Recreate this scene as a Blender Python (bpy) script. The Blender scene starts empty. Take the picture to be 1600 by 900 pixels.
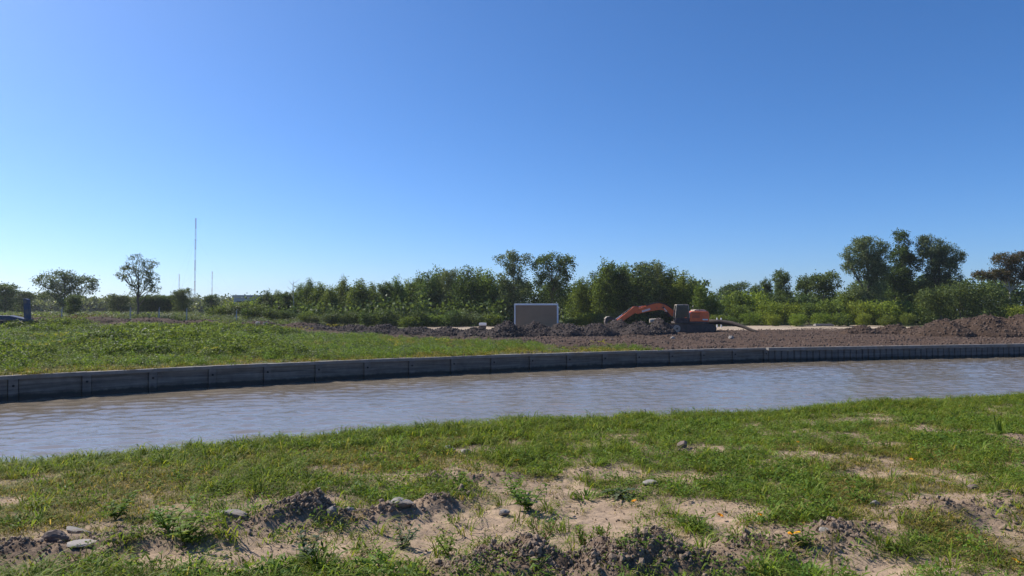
import bpy, bmesh, math, random
import numpy as np
from mathutils import Vector, Matrix

# ------------------------------------------------------------------ camera, sky, sun, exposure
S = bpy.context.scene
COL = S.collection
R = math.radians
F = 1600 * 24.0 / 36.0            # focal length in photo pixels
EYE = Vector((0.0, 0.0, 3.45))
PITCH = R(1.88)
cam_d = bpy.data.cameras.new('camera'); cam = bpy.data.objects.new('camera', cam_d); COL.objects.link(cam)
cam.location = EYE; cam.rotation_euler = (math.pi / 2 + PITCH, 0, 0)
cam_d.lens = 24; cam_d.sensor_width = 36; cam_d.clip_start = 0.05; cam_d.clip_end = 6000
S.camera = cam

SUN_AZ, SUN_EL = R(-60), R(42)    # azimuth from +Y, negative = left
sdir = Vector((math.sin(SUN_AZ) * math.cos(SUN_EL), math.cos(SUN_AZ) * math.cos(SUN_EL), math.sin(SUN_EL)))
W = bpy.data.worlds.new('World'); S.world = W; W.use_nodes = True
wn = W.node_tree.nodes; wl = W.node_tree.links
bg = wn['Background']
sky = wn.new('ShaderNodeTexSky'); sky.sky_type = 'NISHITA'; sky.sun_disc = False
sky.sun_elevation = SUN_EL; sky.sun_rotation = SUN_AZ
sky.altitude = 0; sky.air_density = 0.75; sky.dust_density = 0.7; sky.ozone_density = 10.0
hs = wn.new('ShaderNodeHueSaturation'); hs.inputs['Saturation'].default_value = 1.1; wl.new(sky.outputs[0], hs.inputs['Color'])
wl.new(hs.outputs[0], bg.inputs[0]); bg.inputs[1].default_value = 0.112
sun_d = bpy.data.lights.new('sun', 'SUN'); sun_d.energy = 5.0; sun_d.angle = R(0.53); sun_d.color = (1.0, 0.94, 0.84)
sun = bpy.data.objects.new('sun', sun_d); COL.objects.link(sun)
sun.rotation_euler = sdir.to_track_quat('Z', 'Y').to_euler(); sun.location = (-40, 40, 60)
S.view_settings.view_transform = 'Standard'; S.view_settings.look = 'None'
S.view_settings.gamma = 1; S.view_settings.exposure = 0.48; S.view_settings.use_curve_mapping = False
S.render.engine = 'CYCLES'
S.cycles.max_bounces = 6; S.cycles.diffuse_bounces = 3; S.cycles.glossy_bounces = 3
S.cycles.transmission_bounces = 3; S.cycles.transparent_max_bounces = 8; S.cycles.volume_bounces = 0
S.cycles.use_denoising = True

# ------------------------------------------------------------------ helpers
rng = np.random.default_rng(7)
random.seed(7)
_cp, _sp = math.cos(PITCH), math.sin(PITCH)

def ray(px, py):
    a, b = (px - 800) / F, (450 - py) / F
    return Vector((a, _cp - b * _sp, _sp + b * _cp))

def at(px, py, Y):                       # point seen at a photo pixel, at depth Y
    r = ray(px, py); return EYE + r * (Y / r.y)

def on(px, py, z):                       # point seen at a photo pixel, on height z
    r = ray(px, py); return EYE + r * ((z - EYE.z) / r.z)

def tag(o, label=None, cat=None, group=None, kind=None):
    if label: o['label'] = label
    if cat: o['category'] = cat
    if group: o['group'] = group
    if kind: o['kind'] = kind
    return o

def empty(name, loc=(0, 0, 0), rz=0.0, sc=1.0):
    o = bpy.data.objects.new(name, None); COL.objects.link(o)
    o.location = loc; o.rotation_euler = (0, 0, rz); o.scale = (sc, sc, sc); o.empty_display_size = 0.2
    return o

def link(name, me, parent=None):
    o = bpy.data.objects.new(name, me); COL.objects.link(o)
    if parent: o.parent = parent
    return o

def hash2(ix, iy, seed):
    ix = ix.astype(np.int64); iy = iy.astype(np.int64)
    h = (ix * 374761393 + iy * 668265263 + seed * 1442695041) & 0x7fffffff
    h = ((h ^ (h >> 13)) * 1274126177) & 0x7fffffff
    h = h ^ (h >> 16)
    return (h & 0xffffff) / float(0xffffff)

def vn(x, y, seed=0):
    x = np.asarray(x, float); y = np.asarray(y, float)
    ix = np.floor(x); iy = np.floor(y); fx = x - ix; fy = y - iy
    fx = fx * fx * (3 - 2 * fx); fy = fy * fy * (3 - 2 * fy)
    a = hash2(ix, iy, seed); b = hash2(ix + 1, iy, seed); c = hash2(ix, iy + 1, seed); d = hash2(ix + 1, iy + 1, seed)
    return (a * (1 - fx) + b * fx) * (1 - fy) + (c * (1 - fx) + d * fx) * fy

def fbm(x, y, seed=0, oct=4, gain=0.5):
    v = 0; a = 1; s = 0
    for k in range(oct):
        v = v + a * vn(x * 2 ** k + 17.3 * k, y * 2 ** k - 9.1 * k, seed + k); s += a; a *= gain
    return v / s                          # 0..1

def sstep(a, b, x):
    t = np.clip((np.asarray(x, float) - a) / (b - a), 0, 1); return t * t * (3 - 2 * t)

def mesh_np(name, v, f, mat=None, smooth=False, attrs=None):
    v = np.asarray(v, np.float32).reshape(-1, 3); f = np.asarray(f, np.int32)
    k = f.shape[1]; n = len(f)
    me = bpy.data.meshes.new(name)
    me.vertices.add(len(v)); me.vertices.foreach_set('co', v.ravel())
    me.loops.add(n * k); me.loops.foreach_set('vertex_index', f.ravel())
    me.polygons.add(n); me.polygons.foreach_set('loop_start', np.arange(0, n * k, k, dtype=np.int32))
    try: me.polygons.foreach_set('loop_total', np.full(n, k, np.int32))
    except Exception: pass
    if smooth: me.polygons.foreach_set('use_smooth', np.ones(n, bool))
    for nm, (dom, arr) in (attrs or {}).items():
        a = me.attributes.new(nm, 'FLOAT', dom); a.data.foreach_set('value', np.asarray(arr, np.float32))
    me.update(calc_edges=True)
    if mat: me.materials.append(mat)
    return me

def grid_mesh(name, X, Y, Z, mat, attrs=None, smooth=True):
    ny, nx = X.shape
    idx = np.arange(nx * ny).reshape(ny, nx)
    f = np.stack([idx[:-1, :-1], idx[:-1, 1:], idx[1:, 1:], idx[1:, :-1]], -1).reshape(-1, 4)
    v = np.stack([X, Y, Z], -1).reshape(-1, 3)
    at_ = {k: ('POINT', a.ravel()) for k, a in (attrs or {}).items()}
    return mesh_np(name, v, f, mat, smooth, at_)

class MB:
    """collects boxes, prisms and tubes; build() links them as one mesh object"""
    def __init__(s): s.v = []; s.f = []
    def add(s, vs, fs):
        b = len(s.v); s.v += [tuple(p) for p in vs]; s.f += [tuple(b + i for i in q) for q in fs]; return s
    def box(s, c, d, rot=None, taper=1.0):
        x, y, z = d[0] / 2, d[1] / 2, d[2] / 2
        vs = [Vector((sx * x * (taper if sz > 0 else 1), sy * y * (taper if sz > 0 else 1), sz * z)) for sz in (-1, 1) for sx, sy in ((-1, -1), (1, -1), (1, 1), (-1, 1))]
        if rot: vs = [rot @ p for p in vs]
        vs = [p + Vector(c) for p in vs]
        return s.add(vs, [(3, 2, 1, 0), (4, 5, 6, 7), (0, 1, 5, 4), (1, 2, 6, 5), (2, 3, 7, 6), (3, 0, 4, 7)])
    def prism(s, prof, y0, y1):            # profile in x,z, extruded along y
        n = len(prof)
        vs = [(p[0], y0, p[1]) for p in prof] + [(p[0], y1, p[1]) for p in prof]
        fs = [tuple(range(n)), tuple(range(2 * n - 1, n - 1, -1))]
        for i in range(n): j = (i + 1) % n; fs.append((j, i, n + i, n + j))
        return s.add(vs, fs)
    def tube(s, pts, rad, n=6, cap=True):
        pts = [Vector(p) for p in pts]
        if not hasattr(rad, '__len__'): rad = [rad] * len(pts)
        vs = []; fs = []
        for i, p in enumerate(pts):
            t = (pts[min(i + 1, len(pts) - 1)] - pts[max(i - 1, 0)]).normalized()
            a = t.orthogonal().normalized() if i == 0 else (a - t * a.dot(t)).normalized()
            b = t.cross(a)
            for k in range(n):
                w = 2 * math.pi * k / n
                vs.append(p + (a * math.cos(w) + b * math.sin(w)) * rad[i])
        for i in range(len(pts) - 1):
            for k in range(n):
                k2 = (k + 1) % n
                fs.append((i * n + k, i * n + k2, (i + 1) * n + k2, (i + 1) * n + k))
        if cap:
            fs.append(tuple(range(n - 1, -1, -1))); m = (len(pts) - 1) * n; fs.append(tuple(range(m, m + n)))
        return s.add(vs, fs)
    def cyl(s, p0, p1, r, n=16): return s.tube([p0, p1], r, n)
    def mesh(s, name, mat, smooth=False):
        me = bpy.data.meshes.new(name); me.from_pydata(s.v, [], s.f); me.update()
        if mat: me.materials.append(mat)
        if smooth: me.polygons.foreach_set('use_smooth', [True] * len(me.polygons))
        return me
    def build(s, name, mat, parent=None, bevel=0.0, smooth=False):
        me = s.mesh(name, mat, smooth)
        o = link(name, me, parent)
        if bevel:
            m = o.modifiers.new('bevel', 'BEVEL'); m.width = bevel; m.segments = 2; m.limit_method = 'ANGLE'
        return o

# ------------------------------------------------------------------ materials
def new_mat(name):
    m = bpy.data.materials.new(name); m.use_nodes = True
    nt = m.node_tree; return m, nt, nt.nodes, nt.links, nt.nodes['Principled BSDF']

def ramp(nodes, stops):
    r = nodes.new('ShaderNodeValToRGB'); e = r.color_ramp.elements
    while len(e) < len(stops): e.new(0.5)
    for k, (p, c) in enumerate(stops): e[k].position = p; e[k].color = (*c, 1)
    return r

def noise(nodes, links, scale, detail=5, rough=0.6, coord='Object', vec=None):
    n = nodes.new('ShaderNodeTexNoise'); n.inputs['Scale'].default_value = scale
    n.inputs['Detail'].default_value = detail; n.inputs['Roughness'].default_value = rough
    if vec is None:
        t = nodes.new('ShaderNodeTexCoord'); links.new(t.outputs[coord], n.inputs['Vector'])
    else: links.new(vec, n.inputs['Vector'])
    return n

def mixc(nodes, links, fac, a, b, mode='MIX'):
    m = nodes.new('ShaderNodeMix'); m.data_type = 'RGBA'; m.blend_type = mode
    for sock, val in ((m.inputs[0], fac), (m.inputs[6], a), (m.inputs[7], b)):
        if isinstance(val, (int, float)): sock.default_value = val
        elif isinstance(val, tuple): sock.default_value = (*val, 1)
        else: links.new(val, sock)
    return m.outputs[2]

def bump(nodes, links, p, height, strength, dist):
    b = nodes.new('ShaderNodeBump'); b.inputs['Strength'].default_value = strength; b.inputs['Distance'].default_value = dist
    links.new(height, b.inputs['Height']); links.new(b.outputs[0], p.inputs['Normal']); return b

def mottled(name, c1, c2, scale=4, rough=0.85, bstr=0.3, bdist=0.02, metal=0.0, dirt=None, dirt_scale=1.5, dirt_lo=0.5, dirt_hi=0.65, coord='Object'):
    m, nt, N, L, p = new_mat(name)
    n = noise(N, L, scale, 6, 0.65, coord)
    r = ramp(N, [(0.3, c1), (0.7, c2)]); L.new(n.outputs['Fac'], r.inputs[0]); col = r.outputs[0]
    if dirt:
        d = noise(N, L, dirt_scale, 6, 0.7, coord); rr = ramp(N, [(dirt_lo, (0, 0, 0)), (dirt_hi, (1, 1, 1))]); L.new(d.outputs['Fac'], rr.inputs[0])
        col = mixc(N, L, rr.outputs[0], col, dirt)
    L.new(col, p.inputs['Base Color']); p.inputs['Roughness'].default_value = rough; p.inputs['Metallic'].default_value = metal
    if bstr: bump(N, L, p, n.outputs['Fac'], bstr, bdist)
    return m

def leaf_mat(name, stops, trans=0.35, rough=0.5, tint=(0.85, 1.15)):
    """leaf colour differs leaf by leaf (attribute lr) and plant by plant (object random)"""
    m, nt, N, L, p = new_mat(name)
    a = N.new('ShaderNodeAttribute'); a.attribute_name = 'lr'
    r = ramp(N, stops); L.new(a.outputs['Fac'], r.inputs[0])
    oi = N.new('ShaderNodeObjectInfo')
    mr = N.new('ShaderNodeMapRange'); mr.inputs[3].default_value = tint[0]; mr.inputs[4].default_value = tint[1]
    L.new(oi.outputs['Random'], mr.inputs[0])
    hs = N.new('ShaderNodeHueSaturation'); L.new(r.outputs[0], hs.inputs['Color']); L.new(mr.outputs[0], hs.inputs['Value'])
    mh = N.new('ShaderNodeMapRange'); mh.inputs[3].default_value = 0.485; mh.inputs[4].default_value = 0.515
    wn_ = N.new('ShaderNodeTexWhiteNoise'); wn_.noise_dimensions = '1D'; L.new(oi.outputs['Random'], wn_.inputs['W'])
    L.new(wn_.outputs['Value'], mh.inputs[0]); L.new(mh.outputs[0], hs.inputs['Hue'])
    L.new(hs.outputs[0], p.inputs['Base Color']); p.inputs['Roughness'].default_value = rough
    p.inputs['Specular IOR Level'].default_value = 0.12
    t = N.new('ShaderNodeBsdfTranslucent')
    tc = mixc(N, L, 1.0, hs.outputs[0], (1.25, 1.15, 0.55), 'MULTIPLY'); L.new(tc, t.inputs['Color'])
    ms = N.new('ShaderNodeMixShader'); ms.inputs[0].default_value = trans
    L.new(p.outputs[0], ms.inputs[1]); L.new(t.outputs[0], ms.inputs[2]); L.new(ms.outputs[0], N['Material Output'].inputs[0])
    return m

M = {}
M['leaf_mid'] = leaf_mat('leaf_mid', [(0, (0.048, 0.077, 0.015)), (0.6, (0.117, 0.175, 0.036)), (1, (0.236, 0.313, 0.074))], 0.42, 0.6)
M['leaf_dark'] = leaf_mat('leaf_dark', [(0, (0.038, 0.061, 0.019)), (0.7, (0.089, 0.134, 0.042)), (1, (0.179, 0.246, 0.079))], 0.36, 0.55)
M['leaf_grey'] = leaf_mat('leaf_grey', [(0, (0.058, 0.083, 0.037)), (0.7, (0.128, 0.169, 0.077)), (1, (0.250, 0.297, 0.151))], 0.36, 0.5)
M['leaf_light'] = leaf_mat('leaf_light', [(0, (0.080, 0.119, 0.017)), (0.6, (0.167, 0.232, 0.034)), (1, (0.284, 0.352, 0.066))], 0.45, 0.6)
M['leaf_rust'] = leaf_mat('leaf_rust', [(0, (0.065, 0.08, 0.03)), (0.45, (0.095, 0.085, 0.04)), (0.7, (0.13, 0.088, 0.052)), (1, (0.16, 0.115, 0.075))], 0.35, 0.6)
M['bark'] = mottled('bark', (0.06, 0.05, 0.04), (0.13, 0.11, 0.09), 3, 0.9, 0.5, 0.03)
M['bark_pale'] = mottled('bark_pale', (0.25, 0.23, 0.2), (0.42, 0.39, 0.35), 3, 0.9, 0.4, 0.03)
M['grass'] = leaf_mat('grass_blade', [(0, (0.069, 0.107, 0.014)), (0.55, (0.150, 0.216, 0.029)), (0.88, (0.259, 0.324, 0.054)), (1, (0.27, 0.25, 0.09))], 0.48, 0.6, (0.7, 1.25))
M['grass_olive'] = leaf_mat('olive_blade', [(0, (0.101, 0.108, 0.019)), (0.55, (0.197, 0.195, 0.041)), (0.8, (0.307, 0.275, 0.079)), (1, (0.517, 0.373, 0.145))], 0.42, 0.6, (0.7, 1.25))
M['clover'] = leaf_mat('creeping_leaf', [(0, (0.055, 0.096, 0.015)), (0.7, (0.138, 0.218, 0.035)), (1, (0.288, 0.370, 0.066))], 0.42, 0.6, (0.7, 1.25))
M['straw'] = leaf_mat('straw', [(0, (0.22, 0.17, 0.09)), (0.6, (0.34, 0.26, 0.14)), (1, (0.42, 0.33, 0.2))], 0.2, 0.7)
M['weed'] = leaf_mat('weed_leaf', [(0, (0.085, 0.145, 0.025)), (0.6, (0.14, 0.225, 0.04)), (1, (0.2, 0.28, 0.06))], 0.45, 0.55)
M['weed_grey'] = leaf_mat('weed_grey_leaf', [(0, (0.07, 0.1, 0.06)), (0.6, (0.11, 0.145, 0.08)), (1, (0.19, 0.2, 0.11))], 0.3, 0.5)
M['yellow'] = leaf_mat('yellow_blossom', [(0, (0.3, 0.29, 0.04)), (1, (0.46, 0.42, 0.06))], 0.3, 0.6)
M['orange'] = leaf_mat('orange_petal', [(0, (0.7, 0.2, 0.015)), (0.5, (0.75, 0.34, 0.02)), (1, (0.8, 0.5, 0.03))], 0.3, 0.5)
M['red_stem'] = leaf_mat('red_stem', [(0, (0.14, 0.07, 0.03)), (0.5, (0.2, 0.12, 0.05)), (1, (0.12, 0.14, 0.04))], 0.15, 0.6)
M['clod'] = mottled('soil_clod', (0.16, 0.113, 0.08), (0.3, 0.222, 0.16), 9, 0.95, 0.5, 0.01)
M['clod_far'] = mottled('far_clod', (0.06, 0.039, 0.029), (0.125, 0.083, 0.06), 2, 0.95, 0.5, 0.05)
M['clod_dark'] = mottled('dark_clod', (0.035, 0.026, 0.024), (0.1, 0.074, 0.062), 1.2, 0.9, 0.5, 0.05)
M['stone_grey'] = mottled('stone_grey', (0.16, 0.145, 0.135), (0.27, 0.245, 0.225), 14, 0.85, 0.4, 0.01, dirt=(0.2, 0.15, 0.11))
M['stone_pale'] = mottled('stone_pale', (0.22, 0.2, 0.18), (0.33, 0.3, 0.27), 16, 0.85, 0.4, 0.008, dirt=(0.3, 0.24, 0.19))
M['stone_brown'] = mottled('stone_brown', (0.11, 0.078, 0.065), (0.19, 0.14, 0.115), 12, 0.9, 0.4, 0.01)
M['orange_paint'] = mottled('orange_paint', (0.72, 0.12, 0.025), (0.85, 0.16, 0.04), 3, 0.45, 0.05, 0.01, dirt=(0.17, 0.11, 0.085), dirt_scale=1.3, dirt_lo=0.55, dirt_hi=0.75)
M['black_steel'] = mottled('black_steel', (0.02, 0.02, 0.022), (0.04, 0.038, 0.038), 5, 0.5, 0.1, 0.01)
M['mud_steel'] = mottled('muddy_steel', (0.045, 0.036, 0.034), (0.11, 0.085, 0.075), 3, 0.85, 0.6, 0.05)
M['pale_mud'] = mottled('dried_mud', (0.3, 0.26, 0.21), (0.5, 0.44, 0.36), 4, 0.9, 0.5, 0.03, dirt=(0.12, 0.09, 0.08), dirt_scale=2.5)
M['chrome'] = mottled('piston_rod', (0.55, 0.55, 0.57), (0.7, 0.7, 0.72), 5, 0.25, 0, 0, metal=0.9)
M['white_paint'] = mottled('white_paint', (0.68, 0.69, 0.7), (0.8, 0.8, 0.8), 2, 0.55, 0.05, 0.01)
M['brown_panel'] = mottled('brown_panel', (0.27, 0.175, 0.1), (0.34, 0.225, 0.135), 0.8, 0.7, 0.1, 0.01)
M['blue_paint'] = mottled('blue_paint', (0.01, 0.026, 0.075), (0.02, 0.048, 0.12), 3, 0.5, 0.1, 0.01, dirt=(0.09, 0.08, 0.075), dirt_scale=1.1)
M['rubber'] = mottled('tyre_rubber', (0.02, 0.018, 0.017), (0.06, 0.048, 0.04), 4, 0.9, 0.4, 0.02)
M['concrete_post'] = mottled('concrete_post', (0.36, 0.35, 0.33), (0.5, 0.48, 0.45), 4, 0.9, 0.2, 0.01)
M['timber'] = mottled('muddy_pipe', (0.03, 0.022, 0.019), (0.065, 0.048, 0.04), 3, 0.9, 0.5, 0.03)
M['mast_red'] = mottled('mast_red', (0.3, 0.08, 0.06), (0.36, 0.11, 0.08), 1, 0.6, 0, 0)
M['mast_white'] = mottled('mast_white', (0.55, 0.55, 0.56), (0.65, 0.65, 0.65), 1, 0.6, 0, 0)
M['shed_wall'] = mottled('shed_wall', (0.3, 0.31, 0.33), (0.38, 0.385, 0.4), 0.4, 0.7, 0, 0)
M['shed_roof'] = mottled('shed_roof', (0.34, 0.35, 0.37), (0.4, 0.4, 0.42), 0.4, 0.6, 0, 0)

m, nt, N, L, p = new_mat('cab_glass')
p.inputs['Base Color'].default_value = (0.02, 0.022, 0.022, 1); p.inputs['Roughness'].default_value = 0.12; p.inputs['Alpha'].default_value = 0.9
M['glass'] = m

def soil_mat(name, pale, brown, green, fine):
    """ground: bare soil with pebbly grain; attribute g = plant cover, attribute d = damp freshly dug soil, on the near ridges also darkened to paint shade"""
    m, nt, N, L, p = new_mat(name)
    n1 = noise(N, L, fine, 8, 0.7); n2 = noise(N, L, fine * 0.12, 5, 0.6)
    r1 = ramp(N, [(0.3, tuple(c * 0.72 for c in pale)), (0.55, pale), (0.75, tuple(min(1, c * 1.15) for c in pale))]); L.new(n1.outputs['Fac'], r1.inputs[0])
    r2 = ramp(N, [(0.3, tuple(c * 0.7 for c in brown)), (0.7, tuple(c * 1.25 for c in brown))]); L.new(n1.outputs['Fac'], r2.inputs[0])
    ad = N.new('ShaderNodeAttribute'); ad.attribute_name = 'd'
    ag = N.new('ShaderNodeAttribute'); ag.attribute_name = 'g'
    col = mixc(N, L, ad.outputs['Fac'], r1.outputs[0], r2.outputs[0])
    rt = ramp(N, [(0.35, (0.86, 0.84, 0.82)), (0.65, (1.08, 1.06, 1.05))]); L.new(n2.outputs['Fac'], rt.inputs[0])
    col = mixc(N, L, 1.0, col, rt.outputs[0], 'MULTIPLY')
    col = mixc(N, L, ag.outputs['Fac'], col, green)
    L.new(col, p.inputs['Base Color']); p.inputs['Roughness'].default_value = 0.95; p.inputs['Specular IOR Level'].default_value = 0.15
    bump(N, L, p, n1.outputs['Fac'], 0.6, 0.6 / fine)
    return m
M['near_soil'] = soil_mat('near_soil', (0.4, 0.3, 0.212), (0.15, 0.108, 0.078), (0.075, 0.07, 0.032), 30)  # brown also holds mound shade; cover colour holds shade between grass blades
M['far_soil'] = soil_mat('far_soil', (0.46, 0.37, 0.285), (0.085, 0.056, 0.041), (0.085, 0.095, 0.035), 2.2)
M['heap_dark'] = soil_mat('heap_dark', (0.055, 0.043, 0.04), (0.055, 0.043, 0.04), (0.06, 0.05, 0.04), 1.8)
M['heap_brown'] = soil_mat('heap_brown', (0.075, 0.05, 0.037), (0.075, 0.05, 0.037), (0.1, 0.08, 0.05), 1.8)

# concrete with horizontal casting bands, damp dark foot near the water (z measured in the world)
def wall_mat(name, c1, c2, wet):
    m, nt, N, L, p = new_mat(name)
    g = N.new('ShaderNodeNewGeometry'); sx = N.new('ShaderNodeSeparateXYZ'); L.new(g.outputs['Position'], sx.inputs[0])
    mp = N.new('ShaderNodeMapping'); mp.inputs['Scale'].default_value = (0.35, 0.35, 9); L.new(g.outputs['Position'], mp.inputs[0])
    nb = noise(N, L, 1.0, 4, 0.6, vec=mp.outputs[0]); n = noise(N, L, 3.0, 6, 0.65, vec=g.outputs['Position'])
    r = ramp(N, [(0.32, c1), (0.68, c2)]); L.new(nb.outputs['Fac'], r.inputs[0])
    rr = ramp(N, [(0.3, (0.75, 0.75, 0.75)), (0.7, (1.15, 1.14, 1.12))]); L.new(n.outputs['Fac'], rr.inputs[0])
    col = mixc(N, L, 1.0, r.outputs[0], rr.outputs[0], 'MULTIPLY')
    ma = N.new('ShaderNodeMath'); ma.operation = 'MULTIPLY_ADD'; ma.inputs[1].default_value = 0.22; L.new(n.outputs['Fac'], ma.inputs[0]); L.new(sx.outputs[2], ma.inputs[2])
    rw = ramp(N, [(0.26, (1, 1, 1)), (0.36, (0, 0, 0))]); L.new(ma.outputs[0], rw.inputs[0])
    col = mixc(N, L, rw.outputs[0], col, wet)
    L.new(col, p.inputs['Base Color']); p.inputs['Roughness'].default_value = 0.85
    bump(N, L, p, n.outputs['Fac'], 0.4, 0.02)
    return m
M['concrete'] = wall_mat('wall_concrete', (0.10, 0.086, 0.072), (0.215, 0.19, 0.165), (0.03, 0.03, 0.027))
M['wall_post'] = wall_mat('wall_post', (0.115, 0.1, 0.087), (0.205, 0.185, 0.165), (0.03, 0.03, 0.027))
M['pile'] = wall_mat('pile_concrete', (0.085, 0.082, 0.08), (0.15, 0.147, 0.144), (0.03, 0.03, 0.027))
M['cap'] = mottled('cap_concrete', (0.15, 0.138, 0.125), (0.27, 0.25, 0.23), 2.5, 0.9, 0.3, 0.02, dirt=(0.2, 0.16, 0.12), dirt_scale=0.9)
M['hole'] = mottled('weep_hole', (0.012, 0.011, 0.01), (0.02, 0.018, 0.016), 3, 0.95, 0, 0)

m, nt, N, L, p = new_mat('muddy_water')
nw = noise(N, L, 0.25, 3, 0.5); rw = ramp(N, [(0.3, (0.175, 0.145, 0.108)), (0.7, (0.205, 0.17, 0.128))]); L.new(nw.outputs['Fac'], rw.inputs[0])
L.new(rw.outputs[0], p.inputs['Base Color']); p.inputs['Roughness'].default_value = 0.03; p.inputs['IOR'].default_value = 1.333
tcw = N.new('ShaderNodeTexCoord'); mpw = N.new('ShaderNodeMapping'); mpw.inputs['Scale'].default_value = (1.0, 1.7, 1.0); mpw.inputs['Rotation'].default_value = (0, 0, R(-28))
L.new(tcw.outputs['Object'], mpw.inputs[0])
nb = noise(N, L, 6.0, 3, 0.5, vec=mpw.outputs[0]); bump(N, L, p, nb.outputs['Fac'], 0.4, 0.03)
M['water'] = m

# ------------------------------------------------------------------ the lie of the land
ZN, ZF = 1.85, 0.95               # near bank and far bank heights, water at 0
_px = np.array([0, 400, 800, 1195, 1600.]); _py = np.array([588, 569, 554, 543.3, 537.])
_wc = np.polyfit(_px, _py, 3)
def wall_pt(px):
    q = on(px, float(np.polyval(_wc, px)), ZF); return (q.x, q.y)
POSTS = [21, 136, 239, 332, 418, 498, 574, 643.5, 709, 771.5, 831.5, 889.5, 945, 998, 1049.5, 1099, 1148, 1196.5]
WP = [wall_pt(q) for q in POSTS]
d0 = np.array(WP[0]) - np.array(WP[1]); d0 /= np.linalg.norm(d0)
pre = []
for k in range(1, 9):                     # the wall goes on out of frame to the left
    a = R(3.0 * k); dd = np.array([d0[0] * math.cos(a) - d0[1] * math.sin(a), d0[0] * math.sin(a) + d0[1] * math.cos(a)])
    dd = np.array([d0[0] * math.cos(-a) - d0[1] * math.sin(-a), d0[0] * math.sin(-a) + d0[1] * math.cos(-a)])
    base = np.array(pre[0] if pre else WP[0]); pre.insert(0, tuple(base + dd * 2.45))
WALL = pre + WP                            # posts of the panel wall
PILE0 = np.array(WP[-1]); PILE1 = np.array(wall_pt(1600)); pd = (PILE1 - PILE0) / np.linalg.norm(PILE1 - PILE0)
PILE_END = PILE0 + pd * 52.0
_wx = np.array([-400, WALL[0][0] - 8] + [q[0] for q in WALL] + [PILE_END[0], 400]); _wy = np.array([WALL[0][1] - 3, WALL[0][1] - 3] + [q[1] for q in WALL] + [PILE_END[1], PILE_END[1]])
def wall_y(x): return np.interp(x, _wx, _wy)

_ex = np.array([-300, -30, -14, -5.6, 0, 9.75, 24, 60, 300.]); _ey = np.array([-3, 0.5, 4.4, 7.6, 10.1, 13.1, 16.6, 22, 24.])
def edge_y(x): return np.interp(x, _ex, _ey) + 0.25 * (vn(np.asarray(x) * 0.5, 0 * np.asarray(x), 5) - 0.5)

# bare patches on the near bank (photo pixel, half width px, half depth px) turned into ground ellipses
def G(px, py): q = on(px, py, ZN); return q.x, q.y
BARE = []
for px, py, hw, hh, st in [(700, 812, 170, 32, 1.0), (880, 800, 150, 38, 1.0), (830, 760, 90, 18, .8), (640, 830, 120, 25, .8), (330, 880, 120, 24, 1.0), (450, 870, 90, 20, .7),
                           (60, 862, 110, 22, 1.0), (230, 835, 120, 14, .9), (380, 800, 70, 14, .55), (750, 700, 60, 8, .6), (740, 725, 70, 8, .5), (240, 770, 40, 6, .6), (400, 778, 50, 8, .55),
                           (1000, 870, 200, 26, 1.0), (800, 880, 130, 26, 1.0), (1090, 700, 45, 6, .6), (1330, 716, 90, 9, .75), (1470, 676, 60, 7, .75), (1590, 690, 40, 9, .8),
                           (1180, 730, 40, 6, .4), (1250, 835, 140, 16, .75), (1400, 880, 110, 16, .8), (1560, 830, 60, 10, .9), (1100, 800, 80, 14, .6), (1290, 880, 80, 20, .6), (540, 800, 80, 18, .8), (490, 795, 60, 28, 1.0),
                           (1480, 792, 130, 14, .8), (600, 760, 60, 10, .3), (1065, 708, 22, 4, .7), (100, 800, 60, 6, .4), (960, 740, 60, 8, .6), (560, 862, 210, 26, .62), (150, 832, 190, 14, .55), (420, 842, 120, 14, .65), (1150, 862, 160, 20, .6), (620, 742, 120, 9, .45), (300, 790, 120, 8, .45), (1420, 745, 120, 9, .45), (1050, 745, 70, 8, .4), (60, 890, 90, 12, .6)]:
    cx, cy = G(px, py); rx = hw / F * cy; ry = abs(G(px, py - hh)[1] - G(px, py + hh)[1]) / 2
    BARE.append((cx, cy, rx, ry, st))
def bare(x, y):
    b = np.zeros_like(x)
    wx = x + 0.5 * (fbm(x * 1.3, y * 1.3, 31, 3) - 0.5); wy = y + 0.5 * (fbm(x * 1.3, y * 1.3, 41, 3) - 0.5)
    for cx, cy, rx, ry, st in BARE:
        r = np.sqrt(((wx - cx) / rx) ** 2 + ((wy - cy) / ry) ** 2)
        b = np.maximum(b, st * (1 - sstep(0.7, 1.25, r)))
    n = fbm(x * 1.8, y * 1.8, 51, 4)
    return np.clip(b * (0.75 + 0.8 * (n - 0.35)) + 0.9 * sstep(0.62, 0.74, n) * 0.5, 0, 1)

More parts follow.
